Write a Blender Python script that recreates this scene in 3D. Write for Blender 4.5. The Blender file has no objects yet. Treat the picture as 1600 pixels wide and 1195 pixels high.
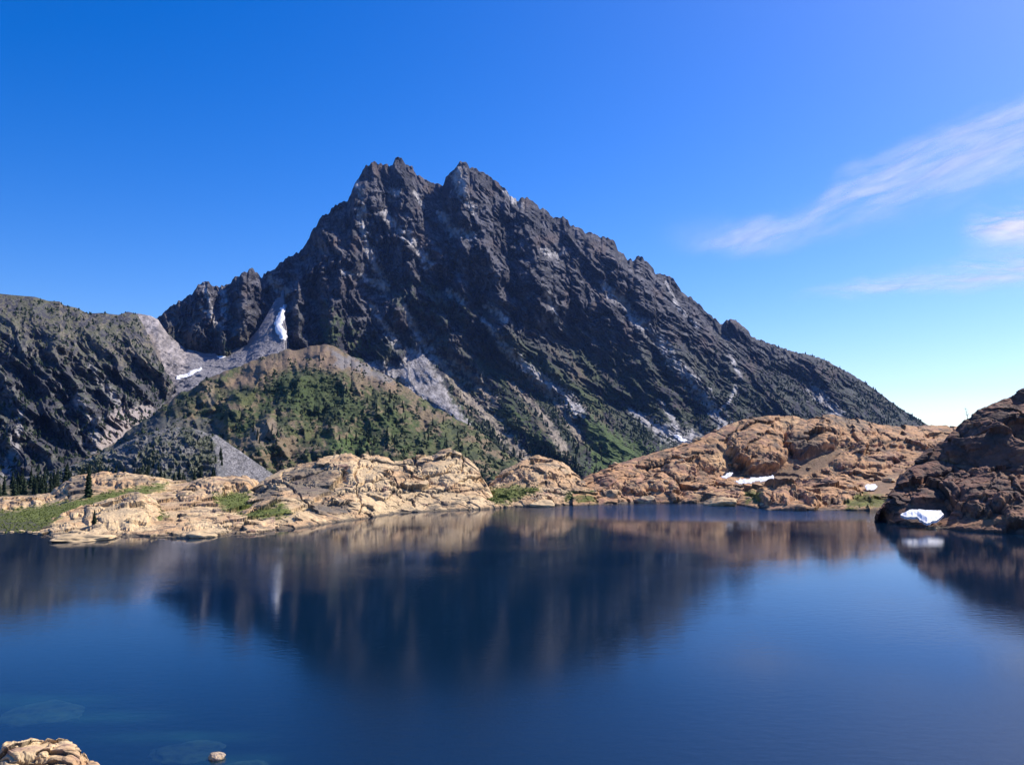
import bpy, math, random
import numpy as np
from mathutils import Vector, Matrix

random.seed(7)
RNG = np.random.default_rng(7)
S = bpy.context.scene
COL = S.collection

# ---------------------------------------------------------------- camera
CAMZ = 15.0
FPX = 1386.0
HOR = 700.0
PITCH = math.atan((HOR - 597.5) / FPX)
cam_d = bpy.data.cameras.new('camera')
cam_d.sensor_width = 36.0
cam_d.lens = 36.0 * FPX / 1600.0
cam_d.clip_start = 0.1
cam_d.clip_end = 60000
cam = bpy.data.objects.new('camera', cam_d)
COL.objects.link(cam)
cam.location = (0, 0, CAMZ)
cam.rotation_euler = (math.pi / 2 + PITCH, 0, 0)
S.camera = cam

# ---------------------------------------------------------------- light
SUN_AZ = math.radians(57)      # to the right of the view direction
SUN_EL = math.radians(45)
S.view_settings.view_transform = 'Standard'
S.view_settings.look = 'None'
S.view_settings.exposure = 0.43
S.view_settings.gamma = 1.0
W = bpy.data.worlds.new('World')
S.world = W
W.use_nodes = True
nt = W.node_tree
nt.nodes.clear()
sky = nt.nodes.new('ShaderNodeTexSky')
sky.sky_type = 'NISHITA'
sky.sun_disc = False
sky.sun_elevation = SUN_EL
sky.sun_rotation = SUN_AZ
sky.altitude = 1900
sky.air_density = 1.0
sky.dust_density = 2.5
sky.ozone_density = 2.5
hs = nt.nodes.new('ShaderNodeHueSaturation')
hs.inputs['Hue'].default_value = 0.516
hs.inputs['Saturation'].default_value = 1.48
bg = nt.nodes.new('ShaderNodeBackground')
bg.inputs['Strength'].default_value = 0.14
wo = nt.nodes.new('ShaderNodeOutputWorld')
nt.links.new(sky.outputs[0], hs.inputs['Color'])
nt.links.new(hs.outputs[0], bg.inputs['Color'])
nt.links.new(bg.outputs[0], wo.inputs['Surface'])
sd = bpy.data.lights.new('sun', 'SUN')
sd.energy = 4.6
sd.angle = math.radians(0.5)
sd.color = (1.0, 0.93, 0.84)
so = bpy.data.objects.new('sun', sd)
COL.objects.link(so)
sv = Vector((math.sin(SUN_AZ) * math.cos(SUN_EL), math.cos(SUN_AZ) * math.cos(SUN_EL), math.sin(SUN_EL)))
so.rotation_euler = sv.to_track_quat('Z', 'Y').to_euler()
S.cycles.max_bounces = 6
S.cycles.volume_bounces = 0
S.cycles.transparent_max_bounces = 24
S.cycles.use_denoising = True

# ---------------------------------------------------------------- maths
CP, SP = math.cos(PITCH), math.sin(PITCH)

def ray(px, py):
    cx = (np.asarray(px, float) - 800.0) / FPX
    cy = (597.5 - np.asarray(py, float)) / FPX
    y = CP - SP * cy
    z = SP + CP * cy
    return cx / y, z / y            # per unit of depth

def at(px, py, d):
    rx, rz = ray(px, py)
    return np.stack([rx * d, np.asarray(d, float) + 0 * rx, CAMZ + rz * d], -1)

def wdepth(px, py):                 # depth where the ray meets the lake
    rx, rz = ray(px, py)
    return -CAMZ / rz

def proj(P):
    x, y, z = P[..., 0], P[..., 1], P[..., 2] - CAMZ
    d = CP * y + SP * z
    u = -SP * y + CP * z
    return 800 + FPX * x / d, 597.5 - FPX * u / d

_g = np.array([[1,1,0],[-1,1,0],[1,-1,0],[-1,-1,0],[1,0,1],[-1,0,1],[1,0,-1],[-1,0,-1],
               [0,1,1],[0,-1,1],[0,1,-1],[0,-1,-1],[1,1,0],[-1,1,0],[0,-1,1],[0,-1,-1]], np.float32)

def _h(i, j, k, s=0):
    h = (i * 374761393 + j * 668265263 + k * 2147483647 + s * 1274126177) & 0xffffffff
    h = ((h ^ (h >> 13)) * 1274126177) & 0xffffffff
    h = ((h ^ (h >> 16)) * 2246822519) & 0xffffffff
    return h ^ (h >> 15)

def perlin(x, y, z, s=0):
    x, y, z = np.broadcast_arrays(x, y, z)
    xi, yi, zi = np.floor(x), np.floor(y), np.floor(z)
    fx, fy, fz = (x - xi).astype(np.float32), (y - yi).astype(np.float32), (z - zi).astype(np.float32)
    xi, yi, zi = xi.astype(np.int64), yi.astype(np.int64), zi.astype(np.int64)
    f = lambda t: t * t * t * (t * (t * 6 - 15) + 10)
    u, v, w = f(fx), f(fy), f(fz)
    out = 0
    for a in (0, 1):
        for b in (0, 1):
            for c in (0, 1):
                g = _g[_h(xi + a, yi + b, zi + c, s) & 15]
                d = g[..., 0] * (fx - a) + g[..., 1] * (fy - b) + g[..., 2] * (fz - c)
                out = out + d * (u if a else 1 - u) * (v if b else 1 - v) * (w if c else 1 - w)
    return out

def fbm(x, y, z, oct=5, s=0, gain=0.5):
    a, t = 1.0, 0
    for o in range(oct):
        t = t + a * perlin(x, y, z, s + o)
        x, y, z = x * 2.03 + 5.1, y * 2.03 + 1.7, z * 2.03 + 9.2
        a *= gain
    return t

def ridged(x, y, z, oct=5, s=0, gain=0.5):
    a, t, w = 1.0, 0, 1.0
    for o in range(oct):
        n = 1 - np.abs(perlin(x, y, z, s + o)) * 1.9
        n = n * n
        t = t + a * n * w
        w = np.clip(n * 1.6, 0, 1)
        x, y, z = x * 2.07 + 3.1, y * 2.07 + 7.7, z * 2.07 + 1.2
        a *= gain
    return t

def voro(x, y, z, s=0, vec=False):  # F1, F2, cell random
    x, y, z = np.broadcast_arrays(x, y, z)
    xi, yi, zi = np.floor(x).astype(np.int64), np.floor(y).astype(np.int64), np.floor(z).astype(np.int64)
    f1 = np.full(x.shape, 9.0, np.float32)
    f2 = f1.copy()
    tl = np.zeros(x.shape, np.float32)
    cid = np.zeros(x.shape, np.float32)
    for a in (-1, 0, 1):
        for b in (-1, 0, 1):
            for c in (-1, 0, 1):
                i, j, k = xi + a, yi + b, zi + c
                h = _h(i, j, k, s)
                rx = (h & 1023) / 1023.0
                ry = ((h >> 10) & 1023) / 1023.0
                rz = ((h >> 20) & 1023) / 1023.0
                d = np.sqrt((i + rx - x) ** 2 + (j + ry - y) ** 2 + (k + rz - z) ** 2).astype(np.float32)
                m = d < f1
                f2 = np.where(m, f1, np.minimum(f2, d))
                cid = np.where(m, ((h >> 5) & 4095) / 4095.0, cid)
                if vec:
                    a1 = ((h >> 3) & 255) / 127.5 - 1; a2 = ((h >> 15) & 255) / 127.5 - 1
                    tl = np.where(m, (x - i - rx) * a1 + (z - k - rz) * a2, tl)
                f1 = np.where(m, d, f1)
    return (f1, f2, cid, tl) if vec else (f1, f2, cid)

def sst(a, b, x):
    t = np.clip((x - a) / (b - a), 0, 1)
    return t * t * (3 - 2 * t)

def seg_dist(px, py, pts):          # distance to a polyline, parameter 0..1 along it
    best = np.full(px.shape, 1e9)
    tt = np.zeros(px.shape)
    n = len(pts) - 1
    for i in range(n):
        (ax, ay), (bx, by) = pts[i][:2], pts[i + 1][:2]
        dx, dy = bx - ax, by - ay
        t = np.clip(((px - ax) * dx + (py - ay) * dy) / (dx * dx + dy * dy + 1e-9), 0, 1)
        d = np.hypot(px - ax - t * dx, py - ay - t * dy)
        m = d < best
        best = np.where(m, d, best)
        tt = np.where(m, (i + t) / n, tt)
    return best, tt

def poly_sd(px, py, poly):          # positive inside, in pixels
    d, _ = seg_dist(px, py, list(poly) + [poly[0]])
    ins = np.zeros(px.shape, bool)
    n = len(poly)
    for i in range(n):
        (ax, ay), (bx, by) = poly[i], poly[(i + 1) % n]
        if ay == by:
            continue
        c = ((ay > py) != (by > py)) & (px < (bx - ax) * (py - ay) / (by - ay) + ax)
        ins ^= c
    return np.where(ins, d, -d)

def line(pts, px, k=1):
    pts = sorted(pts)
    return np.interp(px, [p[0] for p in pts], [p[k] for p in pts])

# ---------------------------------------------------------------- objects
def link(name, me, mat=None, parent=None, **kw):
    o = bpy.data.objects.new(name, me)
    COL.objects.link(o)
    if mat and me is not None and not me.materials:
        me.materials.append(mat)
    if parent:
        o.parent = parent
    for k, v in kw.items():
        o[k] = v
    return o

def np_mesh(name, V, F, col=None, smooth=True):
    me = bpy.data.meshes.new(name)
    V = np.asarray(V, np.float32)
    F = np.asarray(F, np.int32)
    k = F.shape[1]
    me.vertices.add(len(V)); me.vertices.foreach_set('co', V.ravel())
    me.loops.add(F.size); me.loops.foreach_set('vertex_index', F.ravel())
    me.polygons.add(len(F))
    me.polygons.foreach_set('loop_start', np.arange(0, F.size, k, dtype=np.int32))
    me.polygons.foreach_set('use_smooth', np.full(len(F), smooth))
    me.update(calc_edges=True)
    if col is not None:
        a = me.color_attributes.new('Col', 'FLOAT_COLOR', 'POINT')
        c = np.ones((len(V), 4), np.float32)
        c[:, :3] = col
        a.data.foreach_set('color', c.ravel())
    return me

def grid_faces(nu, nv):
    i = np.arange(nv - 1)[:, None] * nu + np.arange(nu - 1)[None]
    return np.stack([i, i + 1, i + nu + 1, i + nu], -1).reshape(-1, 4)

def gnormal(P):
    du = np.gradient(P, axis=1)
    dv = np.gradient(P, axis=0)
    n = np.cross(du, dv)
    n /= np.linalg.norm(n, axis=-1, keepdims=True) + 1e-9
    return n

def smooth_rows(P, it):
    for _ in range(it):
        P[1:-1] = 0.25 * P[:-2] + 0.5 * P[1:-1] + 0.25 * P[2:]
    return P

# ---------------------------------------------------------------- materials
def mat_surface(name, scale=1.0, var=0.35, bump=0.3, bdist=1.0, rough=0.9, spec=0.2, fine=None):
    """albedo from the 'Col' attribute, broken up by noise in world space, with bump"""
    m = bpy.data.materials.new(name)
    m.use_nodes = True
    t = m.node_tree
    t.nodes.clear()
    N, L = t.nodes.new, t.links.new
    out = N('ShaderNodeOutputMaterial'); b = N('ShaderNodeBsdfPrincipled')
    b.inputs['Roughness'].default_value = rough
    b.inputs['Specular IOR Level'].default_value = spec
    at_ = N('ShaderNodeAttribute'); at_.attribute_name = 'Col'
    tc = N('ShaderNodeTexCoord')
    n1 = N('ShaderNodeTexNoise'); n1.inputs['Scale'].default_value = scale; n1.inputs['Detail'].default_value = 8
    n1.inputs['Roughness'].default_value = 0.7
    L(tc.outputs['Object'], n1.inputs['Vector'])
    mr = N('ShaderNodeMapRange'); mr.inputs['From Min'].default_value = 0.3; mr.inputs['From Max'].default_value = 0.7
    mr.inputs['To Min'].default_value = 1 - var; mr.inputs['To Max'].default_value = 1 + var
    L(n1.outputs['Fac'], mr.inputs['Value'])
    mx = N('ShaderNodeVectorMath'); mx.operation = 'SCALE'
    L(at_.outputs['Color'], mx.inputs[0]); L(mr.outputs[0], mx.inputs['Scale'])
    L(mx.outputs[0], b.inputs['Base Color'])
    vo = N('ShaderNodeTexVoronoi'); vo.inputs['Scale'].default_value = scale * 1.7
    L(tc.outputs['Object'], vo.inputs['Vector'])
    ad = N('ShaderNodeMath'); ad.operation = 'MULTIPLY_ADD'
    ad.inputs[1].default_value = 0.4
    L(vo.outputs['Distance'], ad.inputs[0]); L(n1.outputs['Fac'], ad.inputs[2])
    bp = N('ShaderNodeBump'); bp.inputs['Strength'].default_value = bump; bp.inputs['Distance'].default_value = bdist
    L(ad.outputs[0], bp.inputs['Height']); L(bp.outputs[0], b.inputs['Normal'])
    L(b.outputs[0], out.inputs['Surface'])
    return m

def mat_plain(name, rgb, rough=0.8, scale=3.0, var=0.2, bump=0.2, bdist=0.1, spec=0.2, sss=0):
    m = mat_surface(name, scale, var, bump, bdist, rough, spec)
    t = m.node_tree
    a = [n for n in t.nodes if n.type == 'ATTRIBUTE'][0]
    c = t.nodes.new('ShaderNodeRGB'); c.outputs[0].default_value = (*rgb, 1)
    l = a.outputs['Color'].links[0]
    tgt = l.to_socket
    t.nodes.remove(a)
    t.links.new(c.outputs[0], tgt)
    return m

M_far = mat_surface('mountain_rock', 0.12, 0.40, 0.9, 5.0)
M_mid = mat_surface('hillside', 0.3, 0.35, 0.8, 2.0)
M_slab = mat_surface('granite', 1.1, 0.28, 0.7, 0.25, 0.85, 0.25)
M_near = mat_surface('near_granite', 3.0, 0.30, 0.8, 0.08, 0.85, 0.25)
M_snow = mat_plain('old_snow', (0.88, 0.87, 0.86), 0.6, 0.8, 0.06, 0.3, 0.2)
M_crown = mat_plain('needles', (0.020, 0.036, 0.014), 0.8, 2.5, 0.45, 0.0, 0.1)
M_scrub = mat_plain('scrub_leaves', (0.030, 0.046, 0.020), 0.9, 0.1, 0.4, 0.0, 0.1)
M_bark = mat_plain('bark', (0.10, 0.08, 0.065), 0.9, 8, 0.3, 0.3, 0.02)

# ---------------------------------------------------------------- land sheets
LAND = {}
MATS = {}

def sheet(name, rows, nu, nv, disp, colf, mat, back=(200, 200), skirt=None, smooth=4,
          crest_fade=0.15, fade_w=0.12, foot_fade=0.0, kind='structure', nback=None, toward=0.0, **kw):
    """rows: from foot to crest; each a list of (px, py, depth|None=waterline)"""
    x0, x1 = rows[0][0][0], rows[0][-1][0]
    px = np.linspace(x0, x1, nu)
    L = []
    for r in rows:
        py = line(r, px, 1)
        if r[0][2] is None:
            d = wdepth(px, py)
        else:
            d = line(r, px, 2)
        L.append(at(px, py, d))
    L = np.array(L)
    n_r = len(rows)
    v = np.linspace(0, 1, nv)
    tv = v * (n_r - 1)
    i = np.minimum(tv.astype(int), n_r - 2)
    f = (tv - i)[:, None, None]
    P = L[i] * (1 - f) + L[i + 1] * f
    P = smooth_rows(P, smooth)
    vv = np.repeat(v[:, None], nu, 1)
    # back side
    nb = nback or max(8, nv // 6)
    t = (np.arange(1, nb + 1) / nb)[:, None, None] ** 1.3
    B = P[-1][None] + t * np.array([0, back[0], -back[1]])
    P = np.concatenate([P, B]); vv = np.concatenate([vv, 1 + 0 * np.repeat(t[:, :, 0], nu, 1) + t[:, :, 0] * 1.0])
    if skirt:
        ns = 6
        t = (np.arange(ns, 0, -1) / ns)[:, None, None]
        K = P[0][None] + t * np.array([0, -skirt[0], -skirt[1]])
        P = np.concatenate([K, P]); vv = np.concatenate([-np.repeat(t[:, :, 0], nu, 1), vv])
    n = gnormal(P)
    n = np.where(n[..., 2:3] < 0, -n, n)
    qx, qy = proj(P)
    d = disp(P, qx, qy, vv)
    # relief grows out of the slope partly along its normal, partly horizontally out of the wall
    out_ = np.array([0, 0, CAMZ]) - P
    out_ /= np.linalg.norm(out_, axis=-1, keepdims=True)
    n = n * (1 - toward) + out_ * toward
    n /= np.linalg.norm(n, axis=-1, keepdims=True)
    cf = 1 - (1 - crest_fade) * np.exp(-((vv - 1) / fade_w) ** 2)
    ff = foot_fade + (1 - foot_fade) * sst(-0.2, 0.25, vv)
    P = P + n * (d * cf * ff)[..., None]
    nn = gnormal(P)
    nn = np.where(nn[..., 2:3] < 0, -nn, nn)
    qx, qy = proj(P)
    C = colf(P, qx, qy, nn, vv, d)
    rows_n = P.shape[0]
    me = np_mesh(name, P.reshape(-1, 3), grid_faces(nu, rows_n), np.clip(C, 0.003, 0.95).reshape(-1, 3))
    o = link(name, me, mat)
    if kind:
        o['kind'] = kind
    for k_, v_ in kw.items():
        o[k_] = v_
    LAND[name if name not in LAND else name + '_' + str(len(LAND))] = (P, qx, qy, nn)
    return P, qx, qy, nn

def mixc(a, b, m):
    m = np.clip(m, 0, 1)[..., None]
    return a * (1 - m) + np.asarray(b) * m

def stroke(qx, qy, pts, w0, w1=None, jit=0):
    d, t = seg_dist(qx, qy, pts)
    w = w0 + ((w1 if w1 is not None else w0) - w0) * t
    return np.clip(1.25 - d / w + jit, 0, 1)

# ---- the big mountain with the crag ridge on its left
SKY_MAIN = [(235,502),(245,497),(250,494),(262,483),(280,472),(298,461),(310,446),(317,440),(321,438),(326,442),(333,449),(345,447),(352,446),
 (360,443),(363,436),(375,433),(378,426),(387,424),(389,417),(397,417),(402,428),(410,430),(425,421),(440,410),(448,404),(452,398),(460,396),
 (475,385),(480,378),(490,357),(500,343),(520,325),(543,312),(552,295),(562,275),(572,260),(582,254),(600,258),(613,258),(616,249),(623,245),
 (630,251),(634,258),(645,262),(650,273),(665,278),(678,286),(681,282),(688,289),(692,291),(697,278),(707,265),(716,258),(719,252),(728,254),
 (733,262),(747,266),(760,272),(775,282),(783,290),(795,303),(805,310),(812,313),(822,309),(832,315),(848,328),(865,336),(880,340),(900,355),
 (915,363),(935,367),(952,373),(962,380),(965,393),(978,400),(990,409),(995,402),(1003,403),(1013,412),(1022,422),(1037,428),(1047,430),
 (1055,440),(1065,454),(1085,467),(1100,483),(1112,492),(1125,504),(1131,501),(1143,498),(1150,499),(1160,508),(1170,517),(1175,525),
 (1200,533),(1225,543),(1250,551),(1280,557),(1300,567),(1320,577),(1345,592),(1375,613),(1400,632),(1425,648),(1450,662),(1475,675),(1520,698)]
_cx = np.arange(235, 1521, 1.2)
_cy = line(SKY_MAIN, _cx)
_cy = _cy + 1.5 - (1 - np.abs(perlin(_cx / 9.0, 0.5, 0.5, 3)) * 3) * 3.4 * sst(1150, 980, _cx) + perlin(_cx / 3.4, 0.5, 2.5, 4) * 3.6 * sst(1500, 1150, _cx)
_cd = np.interp(_cx, [235, 440, 560, 700, 1000, 1520], [2150, 2350, 2600, 2700, 2750, 2500])
crest = [(float(a), float(b), float(c)) for a, b, c in zip(_cx, _cy, _cd)]
_mid = [(235,585,1850),(440,600,1900),(620,600,1980),(800,610,1980),(1000,640,2000),(1300,670,2050),(1520,720,2050)]
_foot = [(235,770,1250),(620,775,1230),(1000,765,1350),(1520,760,1500)]

SPURS = [  # polyline, relief m, width px
 ([(505,395),(474,440),(462,485),(462,520),(485,560)], 95, 24),
 ([(560,275),(556,330),(545,400),(528,470),(512,535)], 95, 55),
 ([(583,328),(610,352),(640,385),(668,412),(680,450)], 60, 26),
 ([(795,300),(815,340),(830,380),(830,430),(850,480)], 120, 52),
 ([(895,358),(893,400),(902,445),(925,480)], 60, 26),
 ([(930,498),(960,520),(1000,570),(1040,630)], 50, 28),
 ([(505,345),(512,400),(500,440)], 40, 24),
 ([(735,262),(742,300),(752,330)], 45, 16),
 ([(1003,403),(1020,440),(1060,500),(1100,560)], 60, 34),
 ([(660,440),(690,480),(720,530)], 45, 24),
 ([(765,420),(790,470),(830,530),(880,590)], 45, 26),
 ([(622,250),(640,330),(650,400),(640,470),(600,500)], 55, 34),
 ([(575,465),(600,505),(612,556)], 42, 24),
 ([(720,255),(735,300),(752,370),(775,450),(800,520)], 95, 55),
 ([(690,295),(690,380),(720,450),(735,500)], 45, 30),
 ([(960,380),(985,450),(1030,510),(1080,580),(1150,660)], 90, 50),
 ([(900,355),(930,420),(960,480),(1000,560),(1050,640)], 60, 40),
 ([(1060,450),(1100,520),(1160,590),(1230,660)], 70, 50),
 ([(1145,495),(1190,560),(1260,640)], 30, 42),
 ([(1250,551),(1300,610),(1360,670)], 50, 40),
 ([(321,438),(330,480),(345,520),(350,545)], 55, 26),
 ([(390,418),(380,460),(385,500),(380,530)], 60, 28),
 ([(285,470),(290,500),(310,540)], 30, 22),
 ([(430,420),(425,450),(428,470)], 25, 14),
 ([(690,520),(760,590),(840,660),(900,730)], 35, 34),
 ([(740,500),(820,570),(900,630),(960,690)], 35, 34),
]
SCREES = [
 ([(560,325),(568,360),(575,392),(590,420),(600,450)], 4, 8),
 ([(597,332),(622,355),(640,372),(655,390),(667,412)], 5, 7),
 ([(690,335),(708,362),(738,368)], 5, 8),
 ([(540,425),(570,433),(602,450)], 5, 4),
 ([(612,300),(615,312),(622,300)], 5, 4),
 ([(648,300),(655,315),(660,325)], 3, 3),
 ([(560,290),(566,320),(570,340)], 4, 4),
 ([(715,275),(722,300),(740,330)], 10, 5),
 ([(790,300),(806,316),(814,323)], 4, 5),
 ([(580,475),(600,510),(622,540)], 3, 6),
 ([(633,480),(650,520),(668,545),(690,568)], 3, 6),
 ([(690,568),(735,625),(790,680),(840,735)], 7, 8),
 ([(700,560),(740,590),(770,625)], 5, 8),
 ([(755,500),(790,545),(830,580),(870,610),(905,640)], 3, 8),
 ([(830,590),(870,630),(905,680)], 4, 5),
 ([(800,600),(850,650),(880,700)], 3, 5),
 ([(945,448),(972,470),(985,490),(1010,515),(1035,535),(1048,560),(1075,585),(1100,620),(1138,672)], 6, 6),
 ([(985,640),(1020,665),(1055,680),(1085,690)], 4, 12),
 ([(1030,625),(1052,655),(1058,675)], 3, 5),
 ([(1268,605),(1290,628),(1310,650)], 6, 8),
 ([(1140,555),(1150,575),(1158,590)], 3, 3),
 ([(850,390),(870,400),(880,395)], 5, 5),
 ([(700,455),(722,470)], 5, 4), ([(760,480),(780,490),(790,500)], 4, 4),
 ([(1125,640),(1142,625),(1150,605)], 2, 3),
 ([(1040,440),(1060,480),(1090,510)], 2, 3),
 ([(855,460),(865,475),(870,500)], 6, 4),
 ([(320,450),(326,470),(332,490)], 5, 4), ([(345,455),(350,480),(357,505)], 4, 6),
 ([(310,475),(330,495),(345,510)], 3, 3), ([(355,460),(352,490)], 4, 4),
]
TALUS = [(632,548),(655,546),(672,556),(690,592),(712,632),(738,668),(722,672),(695,648),(655,622),(612,588),(562,566),(590,568),(618,568),(633,562)]

def slant(qx, qy):
    k = np.clip(0.22 + (qx - 540) * 0.0013, 0.15, 0.95)
    return qx - k * (qy - 420)

def main_disp(P, qx, qy, v):
    warp = fbm(qx / 55, qy / 55, 0.3, 3, 11) * 16
    u = slant(qx + warp, qy)
    w = qy + warp * 0.6
    r1 = ridged(u / 62, w / 230, 0.7, 5, 21, 0.55)
    r2 = ridged(u / 23, w / 75, 2.7, 5, 31, 0.55)
    d = (r1 - 0.9) * 44 + (r2 - 0.9) * 18 + fbm(u / 75, w / 150, 3.1, 4, 22) * 60
    d += fbm(P[..., 0] / 90, P[..., 1] / 90, P[..., 2] / 90, 5, 41, 0.6) * 20
    s = np.zeros_like(qx)
    wx, wy = qx + fbm(qx / 30, qy / 30, 4.4, 4, 51) * 12, qy + fbm(qx / 30, qy / 30, 8.4, 4, 52) * 12
    for pts, a, wd in SPURS:
        dd, t = seg_dist(wx, wy, pts)
        s = np.maximum(s, 1.6 * a * np.clip(1 - dd / wd, 0, 1) ** 0.9 * sst(0, 0.15, t + 0.05))
    g = np.zeros_like(qx)
    for pts, a, b in SCREES:
        dd, t = seg_dist(wx, wy, pts)
        g = np.maximum(g, np.clip(1 - dd / (3.0 * (a + b) / 2), 0, 1))
    lower = sst(560, 700, qy + (qx - 700) * 0.0)
    amp = (1 - 0.55 * lower)
    tal = sst(-8, 10, poly_sd(qx, qy, TALUS))
    d = d * amp * (1 - 0.8 * tal) * (1 - 0.6 * g) + s - g * 22
    q1, q2, qid = voro(u / 14, w / 26, 0.5 + 0 * u, 62)
    d += 75 * sst(-45, 15, poly_sd(qx, qy, TALUS)) * sst(530, 600, qy)
    d += ((qid - 0.5) * 16 + (ridged(u / 9, w / 16, 5.5, 4, 61, 0.6) - 0.8) * 12) * (1 - 0.9 * tal) * (1 - 0.5 * lower)
    return d

ROCK = np.array([0.027, 0.027, 0.036])
ROCKL = np.array([0.092, 0.088, 0.102])
SCREE = np.array([0.41, 0.385, 0.37])
SCREEB = np.array([0.30, 0.245, 0.19])
GREEN = np.array([0.055, 0.080, 0.024])
GRASS = np.array([0.075, 0.115, 0.03])
TAN = np.array([0.23, 0.175, 0.11])

def main_col(P, qx, qy, n, v, d):
    u = slant(qx, qy)
    nz = fbm(u / 18, qy / 45, 1.3, 6, 71, 0.6)
    n2 = fbm(qx / 7, qy / 9, 3.3, 5, 72, 0.65)
    c = mixc(np.broadcast_to(ROCK, P.shape), ROCKL, sst(-0.1, 0.6, nz + n2 * 0.5))
    slope = n[..., 2]
    c = mixc(c, SCREE * 0.6, sst(0.74, 0.9, slope) * 0.4 * sst(600, 520, qy))
    fs = ridged(u / 7, qy / 40, 2.1, 4, 75, 0.6)
    c = mixc(c, ROCKL * 1.5, sst(1.12, 1.6, fs + 0.5 * nz) * 0.5)
    c = c * (0.75 + 0.5 * sst(0.3, 1.3, ridged(u / 4, qy / 9, 7.1, 4, 76, 0.7)))[..., None]
    # reddish staining
    c = mixc(c, np.array([0.17, 0.115, 0.095]), sst(0.1, 0.7, fbm(qx / 40, qy / 40, 9.1, 4, 73)) * 0.4)
    # scrub on the lower slopes and shelves
    low = sst(470, 640, qy + 30 * nz - (qx - 700) * 0.02)
    veg = low * sst(-0.28, 0.22, n2 + nz * 0.7 + 0.25 * sst(0.5, 0.85, slope)) * (1 - 0.35 * sst(1000, 1300, qx))
    c = mixc(c, np.array([0.045, 0.060, 0.026]), veg * 0.85)
    c = mixc(c, np.array([0.07, 0.095, 0.03]), low * sst(0.0, 0.4, fbm(u / 30, qy / 60, 4.6, 4, 78)) * sst(1080, 900, qx) * 0.75)
    for poly, m in (([(505,480),(530,495),(560,520),(600,555),(600,568),(560,568),(530,555),(500,545)], 0.8),
                    ([(600,445),(690,440),(720,465),(770,480),(760,510),(660,500),(620,480)], 0.5),
                    ([(670,560),(745,600),(830,660),(900,740),(760,740),(735,675),(700,610)], 0.9)):
        c = mixc(c, GREEN, sst(-8, 12, poly_sd(qx, qy, poly) + n2 * 18) * m * sst(-0.35, 0.15, n2 + nz))
    # brown strips between the scrub
    c = mixc(c, TAN * 0.85, low * sst(0.15, 0.45, fbm(u / 13, qy / 70, 6.6, 4, 77)) * sst(1000, 880, qx) * 0.7)
    c = mixc(c, GRASS, sst(-5, 12, poly_sd(qx, qy, [(893,632),(918,640),(950,668),(985,685),(1030,702),(1010,718),(950,745),(915,745),(918,700),(905,665)]) + n2 * 14) * 0.9)
    c = mixc(c, GRASS * 0.8, sst(-5, 12, poly_sd(qx, qy, [(800,655),(850,680),(880,715),(860,735),(830,700)]) + n2 * 14) * 0.7)
    jit = n2 * 0.9
    for pts, a, b in SCREES:
        if pts[0][1] > 540 and pts[0][0] < 960:
            cc = SCREEB
        else:
            cc = SCREE
        c = mixc(c, cc * (1 + 0.5 * n2[..., None]), stroke(qx, qy, pts, a * 1.2, b * (1.7 if pts[-1][1] > 560 and pts[0][0] < 1000 else 1.15), jit) * 0.85)
    c = mixc(c, np.array([0.31, 0.285, 0.27]) * (1 + 0.7 * n2[..., None]), sst(-4, 6, poly_sd(qx, qy, TALUS) + n2 * 8))
    c = mixc(c, np.array([0.30, 0.27, 0.26]), sst(-3, 5, poly_sd(qx, qy, [(735,705),(770,710),(790,735),(770,760),(745,750)]) + n2 * 6))
    # scree chute below the notch of the crag ridge
    c = mixc(c, SCREE * np.array([1.0, 0.93, 0.85]), sst(-4, 5, poly_sd(qx, qy, [(413,431),(440,440),(455,452),(450,470),(440,520),(425,520),(437,460)]) + n2 * 8) * 0.8)
    return c

# ---- scree bowl below the crag ridge
def bowl_disp(P, qx, qy, v):
    return fbm(P[..., 0] / 60, P[..., 1] / 60, P[..., 2] / 60, 6, 81, 0.6) * 12 + fbm(P[..., 0] / 9, P[..., 1] / 9, 0.2, 3, 82) * 2

def bowl_col(P, qx, qy, n, v, d):
    n2 = fbm(qx / 12, qy / 10, 3.3, 7, 83, 0.75)
    st = fbm((qx + qy) / 8, (qx - qy) / 60, 1.1, 4, 84)
    c = np.array([0.30, 0.265, 0.25]) * (1 + 0.55 * n2 + 0.35 * st)[..., None]
    c = mixc(c, ROCK * 2.2, sst(0.25, 0.6, fbm(qx / 7, qy / 6, 5.5, 5, 85, 0.7)) * 0.5)
    c = mixc(c, np.array([0.235, 0.225, 0.235]), sst(-10, 10, poly_sd(qx, qy, [(300,560),(445,440),(470,560),(330,640),(230,660),(280,600)])) * 0.8)
    c = mixc(c, np.array([0.33, 0.26, 0.19]), sst(-6, 6, poly_sd(qx, qy, [(215,530),(238,520),(262,600),(240,590)])) * 0.7)
    return c

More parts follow.
